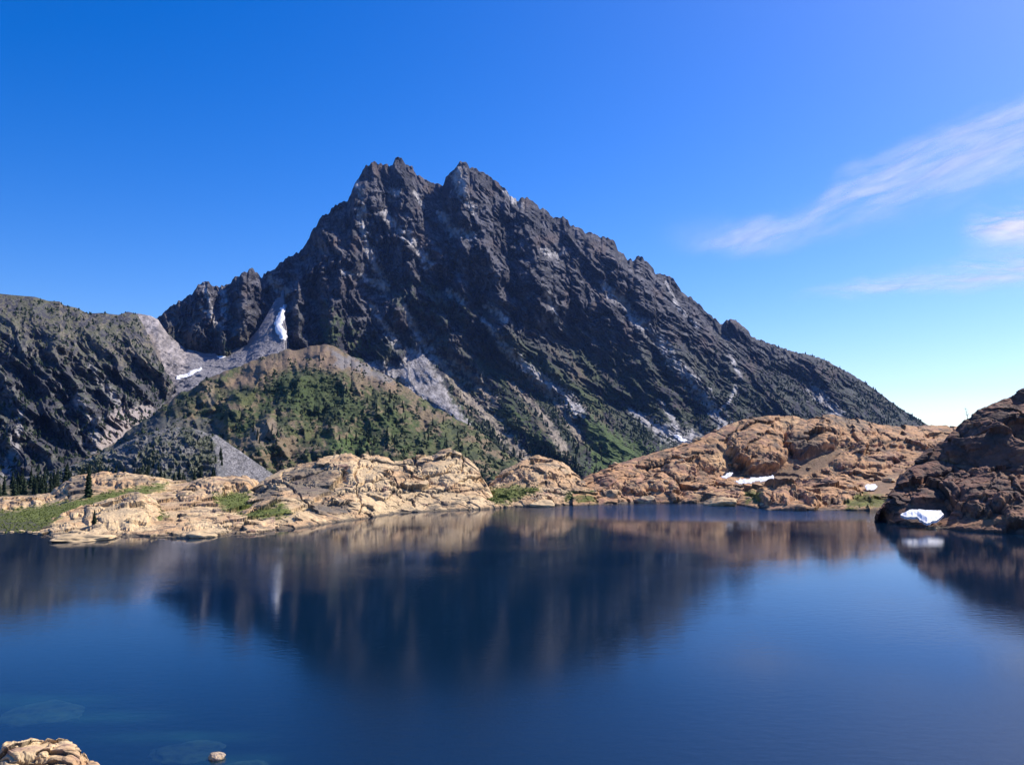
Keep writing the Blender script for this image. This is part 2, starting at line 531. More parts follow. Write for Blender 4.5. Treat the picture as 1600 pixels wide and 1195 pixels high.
# ---- left cliffs
def cliff_disp(P, qx, qy, v):
    warp = fbm(qx / 45, qy / 45, 0.9, 3, 91) * 14
    u = qx + warp - 0.55 * (qy - 560)
    d = (ridged(u / 60, (qy + warp) / 120, 3.7, 5, 92, 0.55) - 0.9) * 48
    d += (ridged(u / 20, (qy + warp) / 40, 6.7, 4, 93, 0.55) - 0.9) * 17
    d += fbm(P[..., 0] / 50, P[..., 1] / 50, P[..., 2] / 50, 5, 94, 0.6) * 13
    s = np.zeros_like(qx)
    for pts, a, wd in (([(50,470),(90,530),(85,600)], 45, 34), ([(140,500),(175,560),(215,640)], 50, 30),
                       ([(200,500),(235,560),(262,605)], 55, 24), ([(0,500),(25,600),(20,660)], 40, 36),
                       ([(100,560),(130,620),(150,680)], 40, 28)):
        dd, t = seg_dist(qx + warp * 0.7, qy, pts)
        s = np.maximum(s, a * np.clip(1 - dd / wd, 0, 1))
    return (d + s) * (0.15 + 0.85 * sst(480, 570, qy - (qx - 60) * 0.12))

def cliff_col(P, qx, qy, n, v, d):
    n2 = fbm(qx / 8, qy / 8, 3.3, 6, 95, 0.65)
    nz = fbm(qx / 35, qy / 35, 7.3, 4, 96)
    c = mixc(np.broadcast_to(np.array([0.066, 0.065, 0.072]), P.shape), np.array([0.18, 0.17, 0.168]), sst(-0.15, 0.55, nz + n2))
    top = sst(575, 500, qy - (qx - 40) * 0.30)
    c = mixc(c, np.array([0.215, 0.185, 0.135]), top * sst(-0.35, 0.3, n2) * 0.85)
    veg = sst(-0.1, 0.35, n2 + 0.7 * nz + 0.2 * n[..., 2] - 0.1)
    c = mixc(c, np.array([0.06, 0.072, 0.035]), veg * sst(0.35, 0.7, n[..., 2]) * 0.65)
    c = mixc(c, SCREEB, stroke(qx, qy, [(200,545),(235,575),(262,610)], 3, 5, n2) * 0.7)
    c = mixc(c, SCREE, stroke(qx, qy, [(95,600),(130,640),(150,670),(160,705)], 4, 20, n2) * 0.8)
    c = mixc(c, SCREE, stroke(qx, qy, [(34,640),(26,690),(10,735)], 4, 14, n2) * 0.85)
    c = mixc(c, SCREE * 0.9, stroke(qx, qy, [(140,570),(170,610),(200,648)], 3, 8, n2) * 0.7)
    c = mixc(c, SCREE * np.array([1, .9, .85]), sst(-3, 6, poly_sd(qx, qy, [(175,640),(235,632),(245,640),(200,690),(160,705),(150,700)]) + n2 * 7) * 0.9)
    return c

# ---- brown and green foothill
_FC = [(60,748,900),(100,731,920),(165,700,950),(215,662,1000),(240,646,1020),(270,625,1050),(300,606,1080),(330,591,1110),(370,574,1150),(400,563,1180),
 (430,552,1200),(450,548,1210),(480,546,1220),(493,541,1220),(505,539,1220),(525,547,1210),(545,560,1200),(560,565,1190),(585,578,1160),(610,590,1140),(650,619,1100),
 (690,642,1060),(740,668,1020),(780,700,980),(830,735,940),(900,765,900)]
_fx = np.arange(60, 901, 2.0)
FOOT_CREST = [(float(a), float(b + perlin(np.array(a / 11), 0.3, 0.3, 9) * 5 + perlin(np.array(a / 5), 0.3, 0.3, 10) * 1.2), float(c)) for a, b, c in zip(_fx, line(_FC, _fx), line(_FC, _fx, 2))]
def foothill_disp(P, qx, qy, v):
    d = fbm(P[..., 0] / 120, P[..., 1] / 120, P[..., 2] / 120, 6, 101, 0.55) * 20
    d += (ridged((qx - 0.5 * (qy - 600)) / 50, qy / 110, 1.2, 4, 102) - 0.9) * 9
    for pts, a, wd in (([(505,545),(480,600),(430,660),(400,710)], 48, 50), ([(560,570),(590,640),(610,710)], 42, 48), ([(440,560),(400,610),(360,650)], 36, 34), ([(530,590),(540,650),(520,710)], 26, 34), ([(610,600),(650,660),(690,720)], 30, 34),
                       ([(330,595),(290,640),(240,690)], 34, 36), ([(650,625),(700,690),(740,740)], 16, 40)):
        dd, t = seg_dist(qx + fbm(qx / 30, qy / 30, .4, 3, 103) * 20, qy, pts)
        d += a * np.clip(1 - dd / wd, 0, 1)
    return d

def foothill_col(P, qx, qy, n, v, d):
    n2 = fbm(qx / 9, qy / 7, 3.3, 6, 105, 0.65)
    nz = fbm(qx / 30, qy / 26, 7.3, 4, 106)
    u = qx - 0.9 * (qy - 600)
    st = fbm(u / 14, qy / 60, 2.2, 4, 107)
    c = mixc(np.broadcast_to(np.array([0.20, 0.148, 0.085]), P.shape), np.array([0.135, 0.105, 0.08]), sst(-0.3, 0.4, n2 + nz))
    g = sst(-0.25, 0.2, nz + 0.6 * st + 0.5 * n2 + 0.30 * sst(560, 630, qy) - 0.30)
    c = mixc(c, np.array([0.085, 0.10, 0.032]), g * 0.9)
    c = mixc(c, np.array([0.035, 0.048, 0.02]), sst(0.12, 0.34, fbm(qx / 24, qy / 20, 2.8, 5, 108, 0.6)) * sst(565, 600, qy) * 0.85)
    for poly, m, cc in (([(410,585),(470,572),(525,585),(560,615),(585,650),(560,665),(480,660),(440,640),(415,620)], 0.9, GREEN),
                        ([(215,665),(300,610),(320,600),(315,640),(260,680)], 0.75, np.array([0.05, 0.058, 0.03])),
                        ([(380,660),(410,610),(425,640),(400,680),(350,690)], 0.7, GREEN * 1.2),
                        ([(510,680),(580,675),(590,705),(540,715),(515,705)], 0.9, GRASS),
                        ([(560,640),(610,640),(700,690),(730,720),(640,720),(600,690)], 0.75, GRASS * 0.72)):
        c = mixc(c, cc, sst(-6, 10, poly_sd(qx, qy, poly) + n2 * 16) * m)
    top = sst(-6, 8, poly_sd(qx, qy, [(395,563),(505,538),(560,565),(615,592),(640,615),(600,610),(540,580),(450,570),(420,600),(395,600),(340,610)]) + n2 * 10)
    c = mixc(c, np.array([0.225, 0.155, 0.10]), top * 0.8)
    c = mixc(c, np.array([0.20, 0.19, 0.185]), sst(-4, 6, poly_sd(qx, qy, [(515,545),(560,562),(620,595),(600,598),(550,575),(530,575)]) + n2 * 8) * 0.8)
    c = mixc(c, np.array([0.26, 0.20, 0.135]), sst(-4, 6, poly_sd(qx, qy, [(395,665),(425,655),(440,672),(420,700),(385,690)]) + n2 * 8) * 0.8)
    c = mixc(c, np.array([0.25, 0.20, 0.13]), stroke(qx, qy, [(330,600),(328,630)], 5, 6, n2) * 0.8)
    c = mixc(c, np.array([0.10, 0.10, 0.09]), sst(-6, 8, poly_sd(qx, qy, [(150,705),(230,650),(330,650),(345,690),(200,730)]) + n2 * 8) * 0.8)
    return c

# ---- grey knoll in front, with its talus fan
def knoll_disp(P, qx, qy, v):
    d = fbm(P[..., 0] / 40, P[..., 1] / 40, P[..., 2] / 40, 6, 111, 0.6) * 5
    fan = sst(-10, 6, poly_sd(qx, qy, [(335,680),(350,680),(430,745),(440,790),(340,760)]))
    d += (ridged((qx + fbm(qx / 20, qy / 20, .6, 3, 113) * 18 - 0.5 * qy) / 24, qy / 14, 1.2, 6, 112, 0.65) - 0.9) * 3
    return d * (1 - 0.85 * fan)

def knoll_col(P, qx, qy, n, v, d):
    n2 = fbm(qx / 6, qy / 5, 3.3, 6, 115, 0.7)
    nz = fbm(qx / 25, qy / 20, 7.3, 4, 116)
    c = mixc(np.broadcast_to(np.array([0.15, 0.145, 0.135]), P.shape), np.array([0.23, 0.225, 0.215]), sst(-0.2, 0.4, n2))
    c = mixc(c, np.array([0.085, 0.095, 0.045]), sst(-0.25, 0.2, nz + 0.5 * n2) * 0.8)
    fan = sst(-4, 5, poly_sd(qx, qy, [(335,676),(350,680),(385,705),(430,742),(450,790),(360,760),(338,710)]) + n2 * 10 + nz * 6)
    c = mixc(c, np.array([0.185, 0.175, 0.17]) * (1 + 0.5 * n2[..., None] + 0.9 * perlin(qx / 1.6, qy / 1.4, 0.5, 119)[..., None]), fan)
    c = mixc(c, np.array([0.20, 0.16, 0.10]), sst(420, 455, qx) * 0.6)
    return c

def bench_col(P, qx, qy, n, v, d):
    n2 = fbm(qx / 6, qy / 5, 3.3, 5, 125, 0.7)
    return mixc(np.broadcast_to(np.array([0.06, 0.062, 0.03]), P.shape), np.array([0.20, 0.165, 0.11]), sst(-0.1, 0.5, n2))

def low_disp(P, qx, qy, v):
    return fbm(P[..., 0] / 25, P[..., 1] / 25, P[..., 2] / 25, 5, 121, 0.5) * 4

sheet('mountain', [_foot, _mid, crest], 1250, 600, main_disp, main_col, M_far, back=(900, 900), smooth=60,
      crest_fade=0.5, fade_w=0.05, skirt=(100, 60), toward=0.97)
sheet('scree_slope',
      [[(-80,800,1000),(150,775,1050),(300,770,1150),(520,770,1250)],
       [(-80,700,1300),(150,690,1350),(235,640,1500),(300,610,1550),(400,600,1600),(520,600,1600)],
       [(-80,560,1900),(185,494,1990),(215,490,2000),(235,494,2010),(247,499,2010),(262,522,1980),(290,545,1960),(320,552,1950),(355,550,1950),(385,536,1960),(405,512,1990),(425,478,2110),(438,447,2270),(444,442,2290),(447,475,2200),(449,508,2120),(452,532,2040),(465,548,1960),(520,565,1900)]],
      500, 220, bowl_disp, bowl_col, M_far, back=(200, 120), smooth=20, crest_fade=0.3, skirt=(20, 60), toward=0.8)
_lc = [(-320,420,1350),(-200,440,1380),(-60,452,1420),(0,459,1450),(30,462,1460),(55,464,1480),(75,470,1500),(93,471,1510),(100,477,1520),(120,481,1550),(137,490,1580),
       (160,489,1600),(185,492,1640),(200,487,1670),(212,490,1690),(220,500,1690),(228,518,1670),(240,545,1640),(255,575,1600),(266,592,1575),(272,606,1550)]
sheet('cliff_hill',
      [[(-320,765,800),(0,748,860),(80,735,900),(150,708,1000),(200,680,1150),(235,650,1280),(262,622,1450),(272,610,1530)],
       [(-320,620,1100),(0,620,1130),(150,600,1300),(235,590,1480),(272,608,1540)],
       _lc], 620, 380, cliff_disp, cliff_col, M_far, back=(400, 260), smooth=20, crest_fade=0.5, fade_w=0.05, skirt=(60, 60), toward=0.95)
sheet('foothill',
      [[(60,800,600),(400,785,620),(900,790,640)],
       [(60,770,720),(250,700,820),(500,650,900),(740,725,820),(900,780,760)],
       FOOT_CREST], 700, 330, foothill_disp, foothill_col, M_mid, back=(250, 160), smooth=20, crest_fade=0.5, fade_w=0.06, skirt=(20, 30), toward=0.9)
sheet('knoll',
      [[(20,800,400),(500,800,420)],
       [(20,748,560),(60,741,570),(110,727,580),(165,705,600),(200,690,610),(240,673,620),(270,667,625),(300,668,620),(340,680,610),(380,708,590),(430,743,560),(500,775,520)]],
      520, 200, knoll_disp, knoll_col, M_mid, back=(60, 60), smooth=4, crest_fade=0.35, fade_w=0.08, skirt=(10, 30), toward=0.7)
sheet('wooded_bench',
      [[(-260,800,270),(520,800,280)],
       [(-260,762,400),(0,760,400),(120,752,400),(300,752,400),(380,765,390),(520,778,370)]],
      300, 60, low_disp, bench_col, M_mid, back=(60, 40), smooth=2, crest_fade=0.6, skirt=(5, 20))

# ---------------------------------------------------------------- granite outcrops round the lake
CREAM = np.array([0.62, 0.45, 0.245])
ORANGE = np.array([0.52, 0.33, 0.17])
REDD = np.array([0.33, 0.20, 0.135])
LICH_SHADE = np.array([0.115, 0.10, 0.08])

def slab_disp(seed, big=9.0, amp=1.6, domes=(), tilt=0.5, flat=(), fine=1.0, cracks=()):
    def f(P, qx, qy, v):
        X, Y, Z = P[..., 0], P[..., 1], P[..., 2]
        wx = X + fbm(X / 7, Y / 7, Z / 7, 4, seed) * 2.2
        wz = Z + fbm(X / 7, Y / 7, Z / 7 + 9, 4, seed + 1) * 2.2
        wy = Y + fbm(X / 7, Y / 7, Z / 7 + 19, 3, seed + 2) * 2.0
        a = (wx + tilt * wz) / big
        f1, f2, cid, tl = voro(a, wy / (big * 1.6), (wz - 0.25 * wx) / (big * 0.55), seed, True)
        cm_ = sst(-0.15, 0.3, fbm(X / 14, Y / 14, Z / 9, 3, seed + 13))
        e = f2 - f1
        d = amp * (sst(0, 0.10, e) * 0.35 * cm_ + (cid - 0.5) * 0.8 + tl * 1.5)
        g1, g2, gid, tl2 = voro(a * 2.7 + 4, wy / (big * 0.6), (wz - 0.3 * wx) / (big * 0.2), seed + 5, True)
        ge = g2 - g1
        d += amp * 0.20 * fine * (sst(0, 0.10, ge) * 0.6 * (1 - cm_) + (gid - 0.5) * 0.8 + tl2 * 1.6)
        d += fbm(X / 1.6, Y / 1.6, Z / 1.2, 5, seed + 7, 0.55) * 0.08 * fine
        d += (ridged(X / 5, Y / 5, Z / 2.2, 4, seed + 8) - 0.9) * 0.14 * fine
        kx, ky = qx + fbm(qx / 22, qy / 18, 3.5, 4, seed + 15) * 14, qy + fbm(qx / 22, qy / 18, 9.5, 4, seed + 16) * 10
        for cx, cy, rx, ry, h in domes:
            q = ((kx - cx) / rx) ** 2 + ((ky - cy) / ry) ** 2
            d = d + h * np.sqrt(np.clip(1 - q, 0, 1))
        for poly in flat:
            m = sst(-5, 3, poly_sd(qx, qy, poly))
            d = d * (1 - 0.92 * m)
        ck = np.full(qx.shape, 99.0)
        jx, jy = qx + fbm(qx / 14, qy / 14, 1.5, 4, seed + 11) * 7, qy + fbm(qx / 14, qy / 14, 7.5, 4, seed + 12) * 5
        for pts in cracks:
            dd, t = seg_dist(jx, jy, pts)
            ck = np.minimum(ck, dd)
        d = d - 0.9 * np.clip(1 - ck / 3.0, 0, 1)
        f._ck = ck
        f._e = (e, ge, cid, gid, cm_)
        return d
    return f

def slab_col(seed, fn, tint=(1, 1, 1), warm=0.5, red=0.0, lich=0.35, grass=(), scree=(), dark=(), light=()):
    def f(P, qx, qy, n, v, d):
        X, Y, Z = P[..., 0], P[..., 1], P[..., 2]
        e, ge, cid, gid, cm_ = fn._e
        n1 = fbm(X / 12, Y / 12, Z / 8, 5, seed + 20, 0.55)
        n2 = fbm(X / 2.2, Y / 2.2, Z / 1.6, 5, seed + 21, 0.65)
        c = mixc(np.broadcast_to(CREAM, P.shape), ORANGE, sst(-0.35, 0.4, n1 + (warm - 0.5) * 1.2 + 0.25 * n2 + 0.3 * (cid - 0.5)))
        c = mixc(c, REDD, sst(0.0, 0.6, n1 * -0.6 + n2 * 0.6 + (gid - 0.5) * 0.3 + red - 0.25))
        c = c * (0.88 + 0.28 * gid)[..., None]
        c = mixc(c, LICH_SHADE, sst(0.05, 0.5, fbm(X / 5, Y / 5, Z / 4, 6, seed + 23, 0.7) + lich - 0.4) * 0.75)
        # soil and lichen in the joints
        c = mixc(c, LICH_SHADE * 0.7, sst(0.05, 0.0, e) * 0.85 * cm_)
        c = mixc(c, LICH_SHADE * 0.8, sst(0.04, 0.0, ge) * 0.7 * (1 - cm_))
        c = mixc(c, LICH_SHADE * 0.6, np.clip(1.2 - fn._ck / 2.0, 0, 1) * 0.9)
        for poly in light:
            c = mixc(c, CREAM * 1.08, sst(-3, 5, poly_sd(qx, qy, poly) + n2 * 5) * 0.8)
        for poly in dark:
            c = mixc(c, LICH_SHADE * 1.1, sst(-5, 6, poly_sd(qx, qy, poly) + n2 * 9) * 0.75)  # patches in the lichen tone; some of them paint shade, not lichen
        for poly in scree:
            c = mixc(c, np.array([0.20, 0.145, 0.095]) * (1 + 0.4 * n2[..., None]), sst(-4, 5, poly_sd(qx, qy, poly) + n2 * 5) * 0.9)
        for poly in grass:
            c = mixc(c, np.array([0.125, 0.145, 0.03]) * (1 + 0.5 * n2[..., None]), sst(-4, 4, poly_sd(qx, qy, poly) + n2 * 6))
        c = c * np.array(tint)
        # wet dark line at the water
        c = mixc(c, LICH_SHADE * 0.55, sst(0.55, 0.15, Z + n2 * 0.3) * 0.85)
        return c
    return f

def outcrop(label, rows, nu, nv, seed, dargs={}, cargs={}, mat=None, **kw):
    fn = slab_disp(seed, **dargs)
    kw.setdefault('skirt', (3, 7))
    kw.setdefault('back', (35, 45))
    kw.setdefault('smooth', 6)
    kw.setdefault('crest_fade', 0.5)
    kw.setdefault('foot_fade', 0.45)
    kw.setdefault('toward', 0.5)
    r = sheet('rock_outcrop', rows, nu, nv, fn, slab_col(seed, fn, **cargs), mat or M_slab, kind=None,
              label=label, category='rock outcrop', **kw)
    return r

G1 = [(-250,800),(0,798),(60,791),(120,781),(150,772),(215,761),(262,754),(256,766),(200,774),(150,788),(105,802),(80,817),(66,834),(-250,842)]
OUT = {}
OUT['shelf'] = outcrop('low orange rock and grass shelf along the left shore, under the tall lone conifer',
    [[(-260,838,None),(0,832,None),(70,829,None),(240,838,None),(430,836,None)],
     [(-260,805,200),(0,803,200),(70,798,200),(130,790,202),(240,782,205),(330,785,205),(430,790,205)],
     [(-260,775,240),(-100,778,240),(0,777,240),(70,774,245),(95,762,248),(112,746,250),(140,741,250),(200,738,250),(245,744,250),(270,750,250),(300,752,250),(330,746,250),(385,744,250),(400,755,250),(430,765,250)]],
    700, 220, 200, dict(big=9, amp=1.1, fine=0.7, domes=[(30,786,40,9,1.5),(60,778,26,8,1.2),(350,758,55,12,2.0),(190,750,75,10,1.5),(95,760,22,10,1.5),(300,770,28,10,1.0)],
                        flat=[G1,[(338,778),(385,772),(400,790),(345,792)]]),
    dict(warm=0.55, red=0.1, lich=0.25, grass=[G1,[(210,797),(250,795),(262,808),(225,812)],[(332,772),(392,768),(440,800),(400,812),(345,792)]],
         dark=[[(108,748),(135,745),(135,775),(108,778)],[(205,742),(250,748),(250,758),(210,755)]]))  # first dark patch paints the shade of the recess behind the tall conifer
OUT['left'] = outcrop('cream rounded outcrop with an orange spine jutting from the left shore beside the grass',
    [[(62,834,None),(80,841,None),(120,843,None),(170,840,None),(240,840,None),(262,836,None)],
     [(62,826,180),(85,812,182),(120,806,184),(170,796,186),(220,785,188),(245,795,188),(262,815,186)],
     [(62,826,186),(75,815,190),(92,806,194),(110,799,196),(140,790,198),(150,785,200),(185,779,202),(215,771,204),(232,772,204),(243,780,202),(250,800,200),(262,825,190)]],
    420, 170, 220, dict(big=8.5, amp=1.1, fine=0.6, domes=[(185,808,52,22,1.3),(135,835,60,10,0.8),(120,800,40,8,1.0),(200,778,35,10,0.8)]),
    dict(warm=0.35, lich=0.2, light=[[(150,800),(200,790),(240,805),(235,822),(160,825)]]))
OUT['ledge'] = outcrop('long pale cream ledge sloping into the water left of the big cracked slab',
    [[(236,840,None),(300,840,None),(350,838,None),(400,834,None),(440,828,None),(480,823,None),(504,821,None)],
     [(236,832,180),(260,815,186),(300,808,190),(350,808,192),(400,813,192),(450,816,190),(504,819,188)],
     [(236,830,186),(245,810,196),(262,795,205),(290,783,212),(330,782,214),(360,790,212),(400,800,206),(450,808,200),(480,813,195),(504,818,190)]],
    520, 170, 240, dict(big=9, amp=0.9, fine=0.6, domes=[(300,818,50,14,1.0),(400,822,70,10,0.8),(310,795,60,10,0.8)]),
    dict(warm=0.3, lich=0.22, grass=[[(345,785),(400,785),(440,806),(400,808),(355,800)]]))
OUT['central'] = outcrop('big cream and tan cracked slab in the middle of the far shore',
    [[(375,832,None),(440,828,None),(480,822,None),(520,816,None),(560,811,None),(620,802,None),(700,798,None),(772,794,None)],
     [(375,800,200),(400,785,205),(440,770,208),(500,765,212),(560,762,216),(640,760,226),(700,760,232),(750,770,234),(772,790,234)],
     [(375,785,215),(390,768,225),(408,752,232),(440,733,240),(470,722,244),(500,717,246),(530,713,248),(548,709,248),(562,716,250),(600,715,252),(615,722,252),(650,715,254),(675,714,254),(690,706,256),(702,704,256),(722,714,256),(745,732,254),(756,752,250),(772,785,244)]],
    900, 320, 260, dict(big=11.0, amp=1.6, fine=0.75, tilt=0.4, cracks=[[(470,800),(500,783),(545,766),(610,748),(650,742),(700,742),(765,747)],[(562,803),(556,768),(552,740),(562,716)],[(650,716),(648,744)],[(612,750),(625,770),(650,790)],[(700,742),(712,722),(706,706)],[(560,768),(590,772),(640,762)],[(400,770),(430,758),(460,765),(480,790)],[(640,762),(690,768),(760,765)],[(725,716),(722,745)]], domes=[(550,725,40,14,1.5),(590,740,60,25,1.2),(450,745,50,16,1.0),(700,735,50,26,1.5),(580,790,40,18,0.8)]),
    dict(warm=0.38, lich=0.25, grass=[[(405,795),(440,785),(455,800),(430,812),(405,810)]],
         dark=[[(455,735),(500,722),(520,740),(510,775),(470,780),(445,760)],[(475,790),(540,780),(552,800),(500,810)],[(395,765),(425,755),(440,775),(400,785)]],
         light=[[(545,740),(560,715),(600,722),(600,750),(560,765)],[(650,740),(700,718),(745,740),(730,760),(660,755)],[(555,770),(610,775),(600,798),(560,800)]]))
OUT['saddle'] = outcrop('orange domed outcrop and low ledges between the central slab and the russet hill',
    [[(735,797,None),(780,793,None),(830,791,None),(900,788,None),(970,786,None)],
     [(735,785,236),(780,772,240),(830,765,244),(900,768,246),(970,775,246)],
     [(735,780,246),(760,765,256),(775,748,264),(800,732,270),(822,718,274),(838,712,276),(868,719,276),(890,732,274),(905,746,270),(922,758,264),(970,765,258)]],
    480, 180, 280, dict(big=6.5, amp=1.2, domes=[(840,735,55,20,1.6),(850,786,34,7,1.0),(790,740,22,14,0.8),(950,775,25,7,0.9)]),
    dict(warm=0.7, red=0.1, lich=0.25, grass=[[(752,765),(800,758),(845,765),(810,778),(800,786),(755,786)],[(885,770),(925,768),(920,780),(885,782)]]))
HSNOW = [[(1140,756),(1155,746),(1212,738),(1214,750),(1170,758)],[(1120,750),(1145,733),(1150,745),(1128,752)],[(1346,768),(1350,754),(1374,754),(1374,766)],[(1360,797),(1366,782),(1382,780),(1382,797)]]
RH_SCREE = [[(1290,705),(1320,700),(1290,730),(1240,752),(1195,760),(1185,752),(1215,735)],[(1120,700),(1145,715),(1140,735)],[(1390,740),(1410,735),(1390,770),(1370,775),(1345,765)]]
OUT['hill'] = outcrop('broad russet rock hill with rounded knobs right of centre on the far shore',
    [[(895,790,None),(950,788,None),(1000,785,None),(1100,786,None),(1150,788,None),(1200,797,None),(1300,797,None),(1380,797,None),(1500,802,None),(1780,815,None)],
     [(895,775,246),(950,765,250),(1000,765,254),(1100,764,256),(1150,758,258),(1200,765,256),(1300,770,250),(1380,770,248),(1500,770,246),(1780,770,240)],
     [(895,768,252),(950,745,262),(1000,742,268),(1100,742,276),(1150,744,282),(1200,744,284),(1300,740,285),(1380,740,285),(1500,740,285),(1780,740,285)],
     [(895,765,258),(925,740,272),(960,727,280),(1010,712,286),(1060,698,292),(1100,681,300),(1130,668,306),(1160,658,312),(1200,652,318),(1225,650,320),(1240,650,320),(1260,656,322),(1280,652,324),(1300,648,326),(1325,653,326),(1345,657,328),(1370,664,330),(1400,664,332),(1430,668,334),(1460,665,336),(1480,664,336),(1520,666,336),(1780,676,336)]],
    1150, 420, 300, dict(big=11, amp=1.9, fine=0.7, tilt=-0.7, domes=[(1185,700,46,44,6.0),(1270,690,40,34,5.5),(1060,738,30,18,3.5),(1110,712,60,22,1.5),(1020,760,45,14,2.5),
                        (1215,775,30,17,4.0),(1290,770,60,20,3.0),(1100,775,60,11,2.0),(1320,670,55,14,2.0),(1350,720,60,12,2.0),(1420,690,60,14,2.0),(965,745,35,14,1.5),(1440,740,40,12,2),(1180,738,30,6,1.2),(1340,692,45,10,1.6)],
                        flat=RH_SCREE + HSNOW, cracks=[[(1160,660),(1143,690),(1140,738)],[(1235,655),(1232,690),(1240,715)],[(1010,730),(1060,715),(1110,712)],[(1200,740),(1260,745),(1320,742),(1380,748)],[(1290,665),(1310,700),(1400,690)],[(1100,765),(1160,755)]]),
    dict(warm=0.8, red=0.38, lich=0.40, tint=(0.98, 0.86, 0.78), scree=RH_SCREE, grass=[[(1320,785),(1350,770),(1385,778),(1380,792),(1325,795)],[(900,775),(925,770),(930,784),(900,785)],[(1165,765),(1190,770),(1185,785),(1165,785)]],
         dark=[[(1232,680),(1262,668),(1290,690),(1280,712),(1240,712)],[(1270,655),(1320,650),(1370,665),(1330,668)],[(1143,715),(1150,690),(1165,730),(1200,728),(1200,735),(1150,740)]],  # last patch paints shade along the left and lower edge of the big knob
         light=[[(1105,718),(1130,700),(1150,700),(1142,735),(1135,742)],[(1210,652),(1250,652),(1245,668),(1215,665)]]))
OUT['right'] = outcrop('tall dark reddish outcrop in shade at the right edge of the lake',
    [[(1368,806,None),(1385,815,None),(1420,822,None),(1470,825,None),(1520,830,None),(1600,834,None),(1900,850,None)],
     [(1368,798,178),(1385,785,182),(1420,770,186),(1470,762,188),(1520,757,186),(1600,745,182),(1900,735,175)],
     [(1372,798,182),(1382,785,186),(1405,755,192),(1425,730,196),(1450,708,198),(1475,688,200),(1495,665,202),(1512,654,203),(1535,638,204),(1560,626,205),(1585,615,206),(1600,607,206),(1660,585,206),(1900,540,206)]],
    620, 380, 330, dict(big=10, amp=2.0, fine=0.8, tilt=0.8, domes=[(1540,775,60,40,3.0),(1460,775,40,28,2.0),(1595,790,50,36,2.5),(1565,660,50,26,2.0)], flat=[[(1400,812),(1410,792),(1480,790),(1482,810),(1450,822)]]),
    dict(warm=0.8, red=0.85, lich=0.55, tint=(0.62, 0.50, 0.47)))  # shade of this outcrop partly put into its colour by the dark tint

# foreground rocks at the lower left corner
OUT['near'] = outcrop('weathered tan and pink boulder mass in the bottom left corner, nearest to the viewer',
    [[(-240,1330,30),(180,1330,30)],
     [(-240,1178,39),(-60,1180,39),(0,1174,39),(12,1162,39),(25,1157,39),(45,1155,39.5),(60,1160,39.5),(74,1166,39.5),(90,1161,40),(105,1163,40),(118,1172,40),(130,1182,39.5),(148,1196,38),(180,1235,36)]],
    520, 340, 360, dict(big=2.2, amp=0.30, domes=[(45,1172,40,18,0.35),(100,1185,45,25,0.4),(5,1190,30,20,0.25)], fine=0.7), dict(warm=0.45, lich=0.32), mat=M_near, skirt=(0.5, 3), back=(2.2, 4.5), smooth=3, crest_fade=0.6)

# ---------------------------------------------------------------- boulders
def boulder_mesh(name, seed, cuts=4, flat=0.6, col=ORANGE):
    n = 40
    th = np.linspace(0, math.pi, n)[:, None]
    ph = np.linspace(0, 2 * math.pi, 2 * n)[None]
    D = np.stack([np.sin(th) * np.cos(ph), np.sin(th) * np.sin(ph), np.cos(th) + 0 * ph], -1)
    rng = np.random.default_rng(seed)
    r = np.ones(D.shape[:2])
    for _ in range(9):              # planes that cut facets
        a = rng.normal(size=3); a /= np.linalg.norm(a)
        k = rng.uniform(0.62, 0.9)
        dt = D @ a
        r = np.minimum(r, np.where(dt > 0.05, k / np.maximum(dt, 0.05), 9))
    r = r * (1 + 0.10 * fbm(D[..., 0] * 2, D[..., 1] * 2, D[..., 2] * 2 + seed, 5, seed, 0.6))
    P = D * r[..., None] * np.array([1, 0.85, flat])
    nn = fbm(P[..., 0] * 3, P[..., 1] * 3, P[..., 2] * 3, 5, seed + 3, 0.6)
    C = mixc(np.broadcast_to(col, P.shape), CREAM, sst(-0.2, 0.4, nn))
    C = mixc(C, LICH_SHADE, sst(0.1, 0.5, -nn) * 0.6)
    return np_mesh(name, P.reshape(-1, 3), grid_faces(2 * n, n), np.clip(C, 0.01, 0.9).reshape(-1, 3))

BM = [boulder_mesh('boulder', 500 + i, col=c, flat=f) for i, (c, f) in enumerate([(ORANGE, .6), (REDD * 1.1, .7), (CREAM, .5), (ORANGE, .45), (REDD, .62)])]
for m_ in BM: m_.materials.append(M_slab)
BN = boulder_mesh('boulder', 520, flat=.6, col=np.array([0.42, 0.33, 0.27])); BN.materials.append(M_near)

def boulder(px, py, wpx, kind, label, group=None, depth=None, sink=0.25, squash=1.0, me=None):
    d = float(wdepth(px, py)) if depth is None else depth
    p = at(px, py, d)
    w = wpx / FPX * d / 2
    o = link('boulder', me or BM[kind])
    o.location = (p[0], p[1], p[2] + w * 0.55 * squash * (0.5 - sink))
    o.scale = (w, w, w * squash)
    o.rotation_euler = (0, 0, (px * 1.7) % 6.28)
    o['label'] = label; o['category'] = 'boulder'
    if group: o['group'] = group
    return o

